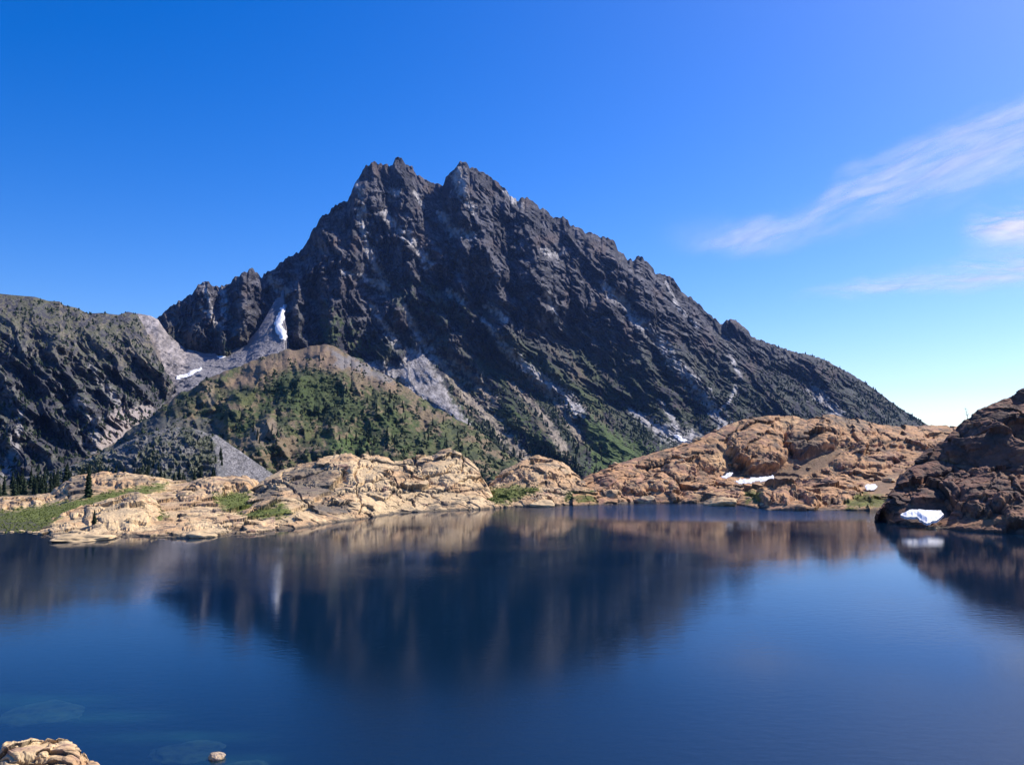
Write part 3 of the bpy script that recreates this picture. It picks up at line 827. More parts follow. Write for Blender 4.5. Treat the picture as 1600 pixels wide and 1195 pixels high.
boulder(845, 790, 62, 2, 'flat pale boulder at the waterline below the saddle', squash=0.5)
boulder(1424, 815, 54, 1, 'low orange boulder in the water beside the large snow patch', squash=0.55)
boulder(1455, 826, 18, 3, 'tiny orange boulder at the water left of the dark outcrop foot', squash=0.6)
boulder(1560, 826, 34, 3, 'pinkish boulder at the waterline under the dark right outcrop', squash=0.7)
boulder(1500, 822, 40, 2, 'tan block right of the large snow patch at the foot of the dark outcrop', squash=1.0)
boulder(1390, 752, 0.1+24, 2, 'pale grey boulder just above the small round snow patch', depth=268, squash=0.8)
boulder(1210, 792, 56, 3, 'low russet boulder at the waterline under the shaded knob of the right hill', squash=0.5)
boulder(1130, 789, 60, 0, 'rounded orange boulder at the shoreline below the long snow patch', squash=0.55)
boulder(1010, 785, 40, 1, 'dark orange boulder at the foot of the russet hill beside the blue ripple', squash=0.7)
boulder(338, 1184, 30, 0, 'small pale rock breaking the water near the bottom edge', me=BN, squash=0.9, sink=0.45)
boulder(130, 843, 100, 2, 'flat cream boulder awash in front of the left outcrop', squash=0.3)
boulder(310, 838, 60, 2, 'pale boulder at the waterline under the long cream ledge', squash=0.5)
boulder(545, 808, 26, 0, 'small tan boulder at the foot of the central slab', squash=0.6)
stones = []
for px, py, w in ((18,831,9),(33,830,12),(47,831,8),(58,832,14),(2,832,10),(68,833,9)):
    stones.append(boulder(px, py, w, 2, '', 'stones along the grassy left shore', squash=0.6))
for o, n_ in zip(sorted(stones, key=lambda o: o.location.x / o.location.y), ('leftmost', 'second', 'third', 'fourth', 'fifth', 'rightmost')):
    o['label'] = 'small pale stone, %s of the row along the grassy left shore' % n_
# blocks lying on the russet hill
P, qx, qy, nn = OUT['hill']
rr = np.random.default_rng(5)
cnt = 0; blocks = []
while cnt < 50:
    px, py = rr.uniform(960, 1500), rr.uniform(680, 785)
    k = np.argmin((qx - px) ** 2 + (qy - py) ** 2)
    i, j = np.unravel_index(k, qx.shape)
    if nn[i, j, 2] < 0.5 or abs(qx[i, j] - px) > 3: continue
    if 1125 < px < 1230 and 735 < py < 760: continue
    p = P[i, j]; w = rr.uniform(0.5, 1.5)
    o = link('boulder', BM[rr.integers(0, 5)]); o.location = p + np.array([0, 0, w * 0.15]); o.scale = (w, w, w * 0.9); o.rotation_euler = (0, 0, rr.uniform(0, 6))
    o['label'] = 'russet block lying loose on the rock hill right of centre'; o['category'] = 'boulder'; o['group'] = 'loose blocks on the russet hill'
    cnt += 1; blocks.append(o)

number_blocks = blocks
# sunken rocks seen faintly through the water
for px, py, w, s in ((75,1086,150,.25), (290,1142,130,.2), (385,1176,110,.25)):
    o = boulder(px, py, w, 2, {75: 'large pale rock lying under water far left of the foreground', 290: 'long sunken pale rock under the water between the two others',
                385: 'sunken brownish rock under water beside the small rock that breaks the surface'}[px], me=BN, squash=s)
    o.name = 'sunken_rock'; o.location.z = -1.1 if px != 385 else -0.9

# ---------------------------------------------------------------- snow
def snow(land, poly, thick, label, step=0.7, name='snow_patch', lift=0.5, lean=0.0, d0=None, rag=1.0):
    P, qx, qy, nn = land
    xs = [p[0] for p in poly]; ys = [p[1] for p in poly]
    x0, x1, y0, y1 = min(xs) - 3, max(xs) + 3, min(ys) - 3, max(ys) + 3
    # surface under the patch, nearest grid vertex looked up per sample then smoothed
    gx = np.arange(x0, x1, step); gy = np.arange(y1, y0, -step)
    m = (qx > x0 - 10) & (qx < x1 + 10) & (qy > y0 - 10) & (qy < y1 + 10)
    A = P[m]; ax, ay = qx[m], qy[m]
    G = np.zeros((len(gy), len(gx), 3))
    for i, y in enumerate(gy):
        for j, x in enumerate(gx):
            dd = (ax - x) ** 2 + (ay - y) ** 2
            k = np.nonzero(dd < 4)[0]
            dep = A[k, 1].min() if len(k) else A[dd.argmin(), 1]
            G[i, j, 0] = dep
    D = G[..., 0]
    for _ in range(40):
        D[1:-1, 1:-1] = (D[1:-1, 1:-1] * 2 + D[:-2, 1:-1] + D[2:, 1:-1] + D[1:-1, :-2] + D[1:-1, 2:]) / 6
    XX, YY = np.meshgrid(gx, gy)
    D = D - lift
    if lean:
        D = (d0 or D[np.abs(gy - max(ys)).argmin(), :].mean()) + (max(ys) - YY) * lean
    B = at(XX, YY, D)
    n = gnormal(B); n = np.where(n[..., 2:3] < 0, -n, n)
    wob = fbm(XX / 7, YY / 5, 0.3, 4, 601) * 2.4 * rag
    sd = poly_sd(XX, YY, poly) + wob * min(1, (y1 - y0) / 20)
    top = B + n * (thick * (sst(-0.6, 4.5, sd) * 1.0 - 0.1))[..., None]
    bot = B - n * (thick * 0.8)
    ny, nx = XX.shape
    keep = (sd > -0.8)
    F = grid_faces(nx, ny)
    F = F[keep.ravel()[F].all(1)]
    V = np.concatenate([top.reshape(-1, 3), bot.reshape(-1, 3)])
    n0 = ny * nx
    # rim
    from collections import Counter
    ed = Counter()
    for f in F:
        for a, b in zip(f, np.roll(f, -1)):
            ed[(min(a, b), max(a, b))] += 1
    rim = [(a, b, b + n0, a + n0) for (a, b), c in ed.items() if c == 1]
    FF = np.concatenate([F, F[:, ::-1] + n0, np.array(rim)]) if rim else F
    used = np.unique(FF); mp = np.zeros(len(V), int); mp[used] = np.arange(len(used))
    o = link(name, np_mesh(name, V[used], mp[FF]), M_snow, label=label, category='snow patch')
    return o

P_m, P_s, P_h, P_r = LAND['mountain'], LAND['scree_slope'], OUT['hill'], OUT['right']
snow(P_s, [(450,474),(453,478),(447,484),(444,492),(447,499),(443,503),(440,508),(446,515),(449,525),(446,533),(438,528),(430,517),(429,508),(434,492),(440,480)], 3.0,
     'long white snow tongue in the shadowed gully left of the main peak', lift=6)
snow(P_s, [(275,587),(290,584),(300,579),(314,575),(316,577),(300,585),(285,590),(276,591)], 2.0, 'thin white snow streak on the grey scree bowl at left')
snow(P_s, [(340,557),(351,554),(352,557),(343,560)], 2.0, 'small white snow patch at the foot of the left crag ridge', 0.5)
snow(P_m, [(1051,677),(1060,680),(1072,686),(1074,690),(1064,687),(1052,680)], 2.5, 'small white snow streak on the mountain foot just above the russet hill', 0.5)
snow(P_h, [(1148,752),(1158,749),(1180,746),(1207,743),(1208,746),(1195,750),(1170,754),(1155,755)], 0.25, 'long thin crescent of snow in the hollow of the russet hill', 0.5, lift=0.9, lean=0.5)
snow(P_h, [(1127,744),(1140,738),(1145,738),(1141,743),(1130,747)], 0.25, 'small snow sliver at the foot of the cream rock face on the russet hill', 0.5, lift=0.9, lean=0.5)
snow(P_h, [(1351,760),(1357,757),(1368,757),(1370,760),(1365,764),(1354,765)], 0.25, 'small oval snow patch low on the russet hill near the dark outcrop', 0.5, lift=0.9, lean=0.5)
snow(P_h, [(1364,793),(1370,786),(1378,784),(1378,794),(1368,796)], 0.4, 'small snow patch at the waterline left of the dark outcrop', 0.5, lift=0.9, lean=0.5)
snow(P_r, [(1408,803),(1420,797),(1436,796),(1470,798),(1474,803),(1466,810),(1448,816),(1440,812),(1432,806),(1415,806)], 0.6,
     'largest lakeside snow patch, under the dark right outcrop', 0.35, lean=0.42, d0=163.5, rag=0.5)

# ---------------------------------------------------------------- ground sheet with the lake basin
def ground_z(x, y):
    # signed "inside the lake" in metres, rough ellipse-free outline
    far = np.interp(x, [-260, -130, -90, -60, -30, 0, 60, 100, 135, 220], [120, 172, 178, 185, 200, 228, 226, 200, 150, 60])
    ins = np.minimum(far - y, y - np.interp(x, [-260, -60, 0, 60, 260], [10, 30, 36, 34, 0]))
    ins = np.minimum(ins, 250 - np.abs(x))
    bed = -12 * sst(0, 30, ins) - 0.8 * sst(-4, 0, ins)
    front = 13.3 * np.clip(1 - ins * -0 - np.clip(y + 0, 0, 60) / 34.0, -0.1, 1)
    shelf = sst(0, -12, ins) * 1.0
    hill = np.where(y < 60, np.clip(13.3 - 0.47 * np.clip(y, 0, 999), -12, 14), 1.0)
    z = np.where(ins > 0, np.maximum(bed, np.where(y < 36, hill, -99)), hill)
    z = np.where((y > 60) & (ins <= 0), -1.0 + 0 * y, z)
    back = sst(330, 900, np.hypot(x, np.maximum(y, 0)))
    z = z * (1 - back) + (-70.0) * back
    behind = sst(0, 300, -y)
    z = z * (1 - behind) + 30 * behind * (1 - sst(2000, 9000, -y)) - 60 * behind * sst(2000, 9000, -y)
    return z
nr, na = 200, 256
rad = np.concatenate([[0.5], np.geomspace(2, 14000, nr - 1)])
an = np.linspace(0, 2 * math.pi, na)
GX = rad[:, None] * np.sin(an)[None]; GY = rad[:, None] * np.cos(an)[None]
GZ = ground_z(GX, GY) + fbm(GX / 15, GY / 15, 0.1, 4, 701) * 0.8 * sst(3, 12, rad)[:, None]
GP = np.stack([GX, GY, GZ], -1)
gn = fbm(GX / 6, GY / 6, 0.5, 4, 702)
GC = mixc(np.broadcast_to(np.array([0.20, 0.15, 0.095]), GP.shape), np.array([0.07, 0.08, 0.035]), sst(-0.2, 0.3, gn))
GC = mixc(GC, np.array([0.02, 0.035, 0.03]), sst(-0.3, -2, GZ) * (np.hypot(GX, GY) < 300))
me = np_mesh('ground', GP.reshape(-1, 3), grid_faces(na, nr)[:, ::-1], GC.reshape(-1, 3))
link('ground', me, M_slab, kind='structure')

# ---------------------------------------------------------------- water
def mat_water():
    m = bpy.data.materials.new('lake_water'); m.use_nodes = True
    t = m.node_tree; t.nodes.clear(); N, L = t.nodes.new, t.links.new
    out = N('ShaderNodeOutputMaterial')
    tc = N('ShaderNodeTexCoord')
    # wind patches: where the ripples are stronger
    mp = N('ShaderNodeMapping'); mp.inputs['Scale'].default_value = (0.008, 0.035, 1)
    L(tc.outputs['Object'], mp.inputs['Vector'])
    wn = N('ShaderNodeTexNoise'); wn.inputs['Scale'].default_value = 1.0; wn.inputs['Detail'].default_value = 3
    L(mp.outputs[0], wn.inputs['Vector'])
    wr = N('ShaderNodeMapRange'); wr.inputs['From Min'].default_value = 0.42; wr.inputs['From Max'].default_value = 0.68
    wr.inputs['To Min'].default_value = 0.5; wr.inputs['To Max'].default_value = 2.2
    L(wn.outputs['Fac'], wr.inputs['Value'])
    # gust on the far side, in front of the saddle and the russet hill
    sx = N('ShaderNodeSeparateXYZ'); L(tc.outputs['Object'], sx.inputs[0])
    def band(sock, c, w):
        a = N('ShaderNodeMath'); a.operation = 'SUBTRACT'; a.inputs[1].default_value = c; L(sock, a.inputs[0])
        b_ = N('ShaderNodeMath'); b_.operation = 'ABSOLUTE'; L(a.outputs[0], b_.inputs[0])
        r = N('ShaderNodeMapRange'); r.interpolation_type = 'SMOOTHSTEP'
        r.inputs['From Min'].default_value = w; r.inputs['From Max'].default_value = w * 0.1
        L(b_.outputs[0], r.inputs['Value']); return r.outputs[0]
    g = N('ShaderNodeMath'); g.operation = 'MULTIPLY'
    L(band(sx.outputs[0], 42, 50), g.inputs[0]); L(band(sx.outputs[1], 216, 38), g.inputs[1])
    gg = N('ShaderNodeMath'); gg.operation = 'MULTIPLY_ADD'; gg.inputs[1].default_value = 48.0
    L(g.outputs[0], gg.inputs[0]); L(wr.outputs[0], gg.inputs[2])
    mp2 = N('ShaderNodeMapping'); mp2.inputs['Scale'].default_value = (0.9, 1.6, 1)
    L(tc.outputs['Object'], mp2.inputs['Vector'])
    n1 = N('ShaderNodeTexNoise'); n1.inputs['Scale'].default_value = 1.0; n1.inputs['Detail'].default_value = 5; n1.inputs['Roughness'].default_value = 0.55
    L(mp2.outputs[0], n1.inputs['Vector'])
    hm = N('ShaderNodeMath'); hm.operation = 'MULTIPLY'; L(n1.outputs['Fac'], hm.inputs[0]); L(gg.outputs[0], hm.inputs[1])
    bp = N('ShaderNodeBump'); bp.inputs['Strength'].default_value = 1.0; bp.inputs['Distance'].default_value = 0.009
    L(hm.outputs[0], bp.inputs['Height'])
    gl = N('ShaderNodeBsdfGlossy'); gl.inputs['Roughness'].default_value = 0.055; gl.inputs['Color'].default_value = (1, 1, 1, 1)
    L(bp.outputs[0], gl.inputs['Normal'])
    di = N('ShaderNodeBsdfDiffuse'); di.inputs['Color'].default_value = (0.002, 0.012, 0.040, 1)
    # shallows over pale rock scatter more light back, greener
    acc = None
    for cx_, cy_, wx_, wy_ in ((-29.5, 54, 9, 2.6), (-17.5, 47.5, 6.5, 1.5), (-13.2, 44.0, 3.0, 1.4), (-24, 51, 7, 2.0)):
        q = N('ShaderNodeMath'); q.operation = 'MULTIPLY'
        L(band(sx.outputs[0], cx_, wx_), q.inputs[0]); L(band(sx.outputs[1], cy_, wy_), q.inputs[1])
        if acc is None: acc = q
        else:
            m2 = N('ShaderNodeMath'); m2.operation = 'MAXIMUM'; L(acc.outputs[0], m2.inputs[0]); L(q.outputs[0], m2.inputs[1]); acc = m2
    mq = N('ShaderNodeMath'); mq.operation = 'MULTIPLY'; L(acc.outputs[0], mq.inputs[0])
    nq = N('ShaderNodeTexNoise'); nq.inputs['Scale'].default_value = 0.5; L(tc.outputs['Object'], nq.inputs['Vector']); L(nq.outputs['Fac'], mq.inputs[1])
    cm = N('ShaderNodeMixRGB'); cm.inputs[1].default_value = (0.0010, 0.015, 0.042, 1); cm.inputs[2].default_value = (0.010, 0.055, 0.065, 1)
    L(mq.outputs[0], cm.inputs[0]); L(cm.outputs[0], di.inputs['Color'])
    tr = N('ShaderNodeBsdfTransparent'); tr.inputs['Color'].default_value = (0.5, 0.85, 0.9, 1)
    rr_ = N('ShaderNodeMapRange'); rr_.interpolation_type = 'SMOOTHSTEP'   # finer wind chop towards the near shore
    rr_.inputs['From Min'].default_value = 74; rr_.inputs['From Max'].default_value = 42
    rr_.inputs['To Min'].default_value = 0.055; rr_.inputs['To Max'].default_value = 0.24
    L(sx.outputs[1], rr_.inputs['Value']); L(rr_.outputs[0], gl.inputs['Roughness'])
    bm = N('ShaderNodeMixShader'); bm.inputs[0].default_value = 0.27
    L(di.outputs[0], bm.inputs[1]); L(tr.outputs[0], bm.inputs[2])
    fr = N('ShaderNodeFresnel'); fr.inputs['IOR'].default_value = 1.33
    L(bp.outputs[0], fr.inputs['Normal'])
    mx = N('ShaderNodeMixShader'); L(fr.outputs[0], mx.inputs[0]); L(bm.outputs[0], mx.inputs[1]); L(gl.outputs[0], mx.inputs[2])
    L(mx.outputs[0], out.inputs['Surface'])
    return m
edge = []
for px, py, extra in ((-900,838,8),(-260,838,8),(0,832,10),(250,838,10),(480,822,14),(620,802,14),(770,794,16),(900,788,12),(1100,786,12),(1300,797,12),(1375,800,14),(1500,830,12),(1900,850,14)):
    d = float(wdepth(px, py)) + extra
    p = at(px, py, d); edge.append((p[0], p[1]))
edge += [(220, 60), (230, -5), (120, 5), (60, 20), (30, 30), (0, 33), (-30, 28), (-60, 20), (-220, -5), (-300, 60)]
import bmesh
bm_ = bmesh.new()
vs = [bm_.verts.new((x, y, 0)) for x, y in edge]
f_ = bm_.faces.new(vs)
f_.normal_update()
if f_.normal.z < 0: f_.normal_flip()
bmesh.ops.triangulate(bm_, faces=bm_.faces[:])
me = bpy.data.meshes.new('lake'); bm_.normal_update(); bm_.to_mesh(me); bm_.free()
for p in me.polygons:
    pass
link('lake', me, mat_water(), kind='structure')

# ---------------------------------------------------------------- trees
def conifer(seed, h=7.0, tiers=26, w=0.19):
    rng = random.Random(seed)
    V, F = [], []
    for k in range(tiers):
        t = k / (tiers - 1)
        z = h * (0.06 + 0.93 * t)
        R = h * w * (1 - t) ** 0.8 * rng.uniform(0.75, 1.15) + 0.05
        nb = 9 if t < 0.7 else 6
        a0 = rng.uniform(0, 6.28)
        for b in range(nb):
            if rng.random() < 0.12: continue
            a = a0 + b * 6.283 / nb + rng.uniform(-.3, .3)
            r = R * rng.uniform(0.6, 1.15)
            ca, sa = math.cos(a), math.sin(a)
            hw = r * rng.uniform(0.28, 0.42)
            dz = -r * rng.uniform(0.15, 0.55)
            th = 0.05 * h * rng.uniform(.6, 1.2)
            i = len(V)
            V += [(0, 0, z), (ca * r * .55 - sa * hw, sa * r * .55 + ca * hw, z + dz * .5), (ca * r, sa * r, z + dz),
                  (ca * r * .55 + sa * hw, sa * r * .55 - ca * hw, z + dz * .5), (ca * r * .5, sa * r * .5, z + dz * .3 - th), (ca * r * .5, sa * r * .5, z + dz * .3 + th * .5)]
            F += [(i, i+1, i+5), (i+1, i+2, i+5), (i+2, i+3, i+5), (i+3, i, i+5), (i, i+4, i+1), (i+1, i+4, i+2), (i+2, i+4, i+3), (i+3, i+4, i)]
    crown = np_mesh('crown', V, F, smooth=False); crown.materials.append(M_crown)
    V, F = [], []
    for k in range(5):
        t = k / 4
        for b in range(7):
            a = b * 6.283 / 7
            r = h * 0.022 * (1 - .9 * t)
            V.append((math.cos(a) * r, math.sin(a) * r, -0.3 + t * h * 0.97))
    for k in range(4):
        for b in range(7):
            F.append((k*7+b, k*7+(b+1) % 7, (k+1)*7+(b+1) % 7, (k+1)*7+b))
    trunk = np_mesh('trunk', V, F); trunk.materials.append(M_bark)
    return crown, trunk
CON = [conifer(s, 7.0, 24, w) for s, w in ((1, .17), (2, .21), (3, .15), (4, .24), (5, .19))]

def tree(p, h, label, group, var, rot):
    o = bpy.data.objects.new('conifer', None); COL.objects.link(o)
    o.empty_display_size = 0.5
    o.location = p; o.rotation_euler = (0, 0, rot); o.scale = (h / 7,) * 3
    o['label'] = label; o['category'] = 'conifer tree'
    if group: o['group'] = group
    c, t = CON[var]
    link('crown', c, parent=o); link('trunk', t, parent=o)
    return o

def pick(land, px, py):
    P, qx, qy, nn = land
    k = np.argmin((qx - px) ** 2 + (qy - py) ** 2)
    i, j = np.unravel_index(k, qx.shape)
    if abs(qx[i, j] - px) > 6 or abs(qy[i, j] - py) > 6: return None
    return P[i, j]

rt = random.Random(11)
ONES = 'first second third fourth fifth sixth seventh eighth ninth tenth eleventh twelfth thirteenth fourteenth fifteenth sixteenth seventeenth eighteenth nineteenth'.split()
def ordinal(n):
    if n < 20: return ONES[n - 1]
    t, o = divmod(n, 10)
    if o == 0: return ['twentieth', 'thirtieth', 'fortieth', 'fiftieth', 'sixtieth'][t - 2]
    return ['twenty', 'thirty', 'forty', 'fifty', 'sixty'][t - 2] + '-' + ONES[o - 1]
def number_them(obs, what, where):
    obs = sorted(obs, key=lambda o: o.location.x / o.location.y)
    for i, o in enumerate(obs):
        o['label'] = '%s, %s from the left %s' % (what, ordinal(i + 1), where)
ntree = 0
def scatter(land, poly, n, hpx, label, group):
    global ntree
    xs = [p[0] for p in poly]; ys = [p[1] for p in poly]
    got = tries = 0
    mine = []
    while got < n and tries < n * 20:
        tries += 1
        x, y = rt.uniform(min(xs), max(xs)), rt.uniform(min(ys), max(ys))
        if poly_sd(np.array([x]), np.array([y]), poly)[0] < 0: continue
        p = pick(land, x, y)
        if p is None: continue
        h = rt.uniform(*hpx) / FPX * p[1]
        mine.append(tree(p, h, '', group, rt.randrange(5), rt.uniform(0, 6.28)))
        got += 1; ntree += 1
    number_them(mine, *label)
number_them(number_blocks, 'russet block', 'among the loose blocks on the russet hill')
p = pick(OUT['shelf'], 138, 776)
tree(p, 52 / FPX * p[1], 'tallest conifer, standing dark and alone in front of the left orange rocks', None, 0, 1.0)
p = pick(OUT['left'], 147, 818)
tree(p, 22 / FPX * p[1], 'lone stunted conifer on the cream outcrop at the left shore', None, 3, 2.0)
WB, KN, FH = LAND['wooded_bench'], LAND['knoll'], LAND['foothill']
scatter(WB, [(-60,768),(0,764),(60,760),(130,756),(130,778),(60,785),(-60,790)], 60, (24, 40), ('dark conifer', 'in the dense row at the far left edge'), 'conifers in the far left row')
scatter(WB, [(125,753),(200,752),(340,753),(345,764),(200,765),(125,765)], 44, (16, 30), ('dark conifer', 'in the band right behind the tan blocks'), 'conifers below the grey knoll')
scatter(KN, [(50,745),(160,722),(300,735),(340,745),(330,760),(60,765)], 28, (10, 20), ('small conifer', 'on the bottom of the grey knoll'), 'conifers on the lower grey knoll')
scatter(KN, [(322,700),(345,700),(350,728),(325,728)], 9, (9, 17), ('conifer', 'in the clump beside the grey talus fan'), 'clump by the talus fan')
scatter(FH, [(395,672),(435,672),(435,695),(395,695)], 9, (9, 14), ('conifer', 'in the little group above the talus fan'), 'group on the tan spur')
scatter(FH, [(480,640),(560,600),(570,722),(480,715)], 26, (8, 15), ('small conifer', 'on the foothill slope directly above the central slab'), 'conifers on the middle foothill slope')
scatter(FH, [(572,610),(630,625),(650,718),(572,722)], 28, (8, 16), ('conifer', 'around the green foothill gully above the central slab'), 'conifers in the green foothill gully')
scatter(FH, [(652,640),(700,660),(760,722),(652,722)], 28, (8, 15), ('conifer', 'on the right end of the foothill below the pale talus'), 'conifers on the right end of the foothill')
scatter(P_m, [(740,690),(850,700),(950,700),(970,735),(900,748),(760,735)], 55, (8, 15), ('dark conifer', 'at the mountain foot beside the bright meadow'), 'conifers beside the meadow')
# bare thin tree on the skyline of the right outcrop
def bare_tree(px, py, hpx, label):
    p = pick(OUT['right'], px, py)
    h = hpx / FPX * p[1]
    rng = random.Random(3)
    V, F = [], []
    def stick(a, b, r0, r1):
        a, b = Vector(a), Vector(b); d = (b - a).normalized(); s = d.orthogonal().normalized(); t = d.cross(s)
        i = len(V)
        for q, r in ((a, r0), (b, r1)):
            for k in range(5):
                an_ = k * 6.283 / 5; V.append(tuple(q + (s * math.cos(an_) + t * math.sin(an_)) * r))
        for k in range(5): F.append((i+k, i+(k+1) % 5, i+5+(k+1) % 5, i+5+k))
    pts = [Vector((0, 0, -.3)), Vector((.05*h, 0, h*.35)), Vector((-.02*h, .02*h, h*.7)), Vector((-.1*h, 0, h))]
    o = bpy.data.objects.new('bare_tree', None); COL.objects.link(o); o.location = p
    o['label'] = label; o['category'] = 'bare tree'
    for a, b, r in zip(pts, pts[1:], (.06, .045, .03)): stick(a, b, r, r * .7)
    link('trunk', np_mesh('trunk', V, F), M_bark, parent=o)
    V, F = [], []
    for k in range(16):
        z = h * rng.uniform(.25, .95); a = rng.uniform(0, 6.28); l = h * rng.uniform(.12, .3) * (1.1 - z / h * .6)
        stick((0, 0, z), (math.cos(a) * l, math.sin(a) * l, z + l * .5), .025, .012)
    link('branches', np_mesh('branches', V, F), M_bark, parent=o)
bare_tree(1511, 658, 22, 'thin bare tree on the skyline edge of the dark right outcrop')

# ---------------------------------------------------------------- scrub that covers the slopes
def scrub(name, land, n, dens, size, seed, label, tk=1.0):
    P, qx, qy, nn = land
    rng = np.random.default_rng(seed)
    idx = rng.integers(0, qx.size, n * 6)
    X, Y = qx.ravel()[idx], qy.ravel()[idx]
    pr = dens(X, Y, nn.reshape(-1, 3)[idx])
    idx = idx[rng.random(len(idx)) < pr][:n]
    B = P.reshape(-1, 3)[idx]
    m = len(B)
    s = rng.uniform(size[0], size[1], m)[:, None]
    tall = tk * (0.5 + 1.9 * rng.random(m) ** 3)[:, None]
    k = 6
    a = (np.arange(k) * 2 * math.pi / k)[None] + rng.uniform(0, 6, m)[:, None]
    rr_ = s * rng.uniform(0.55, 1.1, (m, k))
    low = np.stack([B[:, 0:1] + np.cos(a) * rr_, B[:, 1:2] + np.sin(a) * rr_, B[:, 2:3] + s * rng.uniform(-.3, .2, (m, k))], -1)
    r2 = rr_ * rng.uniform(0.4, 0.8, (m, k))
    mid = np.stack([B[:, 0:1] + np.cos(a + .4) * r2, B[:, 1:2] + np.sin(a + .4) * r2, B[:, 2:3] + s * tall * rng.uniform(.5, .9, (m, k))], -1)
    top = np.stack([B[:, 0], B[:, 1], B[:, 2] + (s * tall * 1.5)[:, 0]], -1)[:, None]
    V = np.concatenate([low, mid, top], 1)
    f = []
    for q in range(k):
        w = (q + 1) % k
        f += [(q, w, k + q), (w, k + w, k + q), (k + q, k + w, 2 * k)]
    F = (np.array(f)[None] + (np.arange(m) * (2 * k + 1))[:, None, None]).reshape(-1, 3)
    link(name, np_mesh(name, V.reshape(-1, 3), F, smooth=False), M_scrub, kind='stuff', label=label)

def dens_foot(x, y, n):
    g = fbm(x / 22, y / 18, 7.3, 4, 106) + fbm(x / 9, y / 7, 3.3, 3, 105) * .5
    a = sst(0.1, 0.3, g + 0.25 * sst(560, 640, y) - 0.05 * (x < 400))
    b = sst(-4, 6, poly_sd(x, y, [(410,585),(470,572),(525,585),(560,615),(585,650),(560,665),(480,660),(440,640),(415,620)]))
    return np.clip(a * 0.5 + b * 0.5, 0, 1) * (y > 560)
scrub('scrub', LAND['foothill'], 5200, dens_foot, (1.0, 2.6), 31, 'dark green scrub and dwarf pine over the foothill', 0.6)
def dens_main(x, y, n):
    g = fbm((x - .8 * y) / 12, y / 50, 7.3, 4, 206) + fbm(x / 9, y / 7, 3.3, 3, 205) * .6
    low = sst(500, 640, y - (x - 700) * .02)
    a = low * sst(-0.05, 0.3, g + 0.1)
    for pts, w0, w1 in SCREES:
        a = a * (1 - stroke(x, y, pts, w0, w1))
    a = a * (1 - sst(-3, 3, poly_sd(x, y, TALUS))) * (1 - 0.8 * sst(-3, 3, poly_sd(x, y, [(893,632),(918,640),(950,668),(985,685),(1030,702),(1010,718),(950,745),(915,745),(918,700),(905,665)])))
    return a * sst(0.3, 0.6, n[:, 2])
scrub('scrub', LAND['mountain'], 15000, dens_main, (1.6, 3.8), 32, 'dark scrub on the lower slopes of the mountain')
def dens_cliff(x, y, n):
    return sst(0.4, 0.75, n[:, 2]) * sst(-.1, .3, fbm(x / 12, y / 10, .3, 4, 301)) * 0.8 * (y > 470)
scrub('scrub', LAND['cliff_hill'], 3500, dens_cliff, (1.2, 2.8), 33, 'dark scrub on the ledges of the left cliffs')
scrub('scrub', LAND['knoll'], 1200, lambda x, y, n: sst(-.1, .3, fbm(x / 12, y / 9, .3, 4, 302)) * (1 - sst(-3, 3, poly_sd(x, y, [(335,680),(350,680),(430,745),(440,790),(340,760)]))), (.35, 1.0), 34, 'low scrub between the rocks of the grey knoll')

M_grass = mat_plain('grass_blades', (0.105, 0.125, 0.028), 0.9, 0.6, 0.45, 0.0, 0.1)
def tufts(land, polys, n, size, seed, label):
    _m = globals()['M_scrub']; globals()['M_scrub'] = M_grass
    def dn(x, y, nn_):
        a = np.full(x.shape, -99.0)
        for p_ in polys: a = np.maximum(a, poly_sd(x, y, p_))
        return sst(-5, 3, a + fbm(x / 6, y / 4, .2, 3, 901) * 6) * (0.4 + 0.6 * sst(-.2, .3, fbm(x / 4, y / 2, .7, 3, 902)))
    scrub('grass', land, n, dn, size, seed, label, 0.35)
    globals()['M_scrub'] = _m
tufts(OUT['shelf'], [G1, [(210,797),(250,795),(262,808),(225,812)], [(332,772),(392,768),(440,800),(400,812),(345,792)]], 7000, (.12, .34), 41, 'green grass and heather on the low shelf at the left shore')
tufts(OUT['central'], [[(400,795),(440,780),(462,800),(430,815),(405,812)]], 700, (.12, .3), 42, 'green grass at the left foot of the central slab')
tufts(OUT['saddle'], [[(752,765),(800,758),(845,765),(810,778),(800,788),(755,788)],[(885,770),(925,768),(920,780),(885,784)]], 1200, (.12, .3), 43, 'green grass in the saddle beside the central slab')
tufts(OUT['hill'], [[(1320,785),(1350,770),(1385,778),(1380,792),(1325,795)],[(900,775),(925,770),(930,784),(900,785)],[(1165,765),(1190,770),(1185,785),(1165,785)]], 1500, (.12, .32), 44, 'green and rusty grass low on the russet hill')

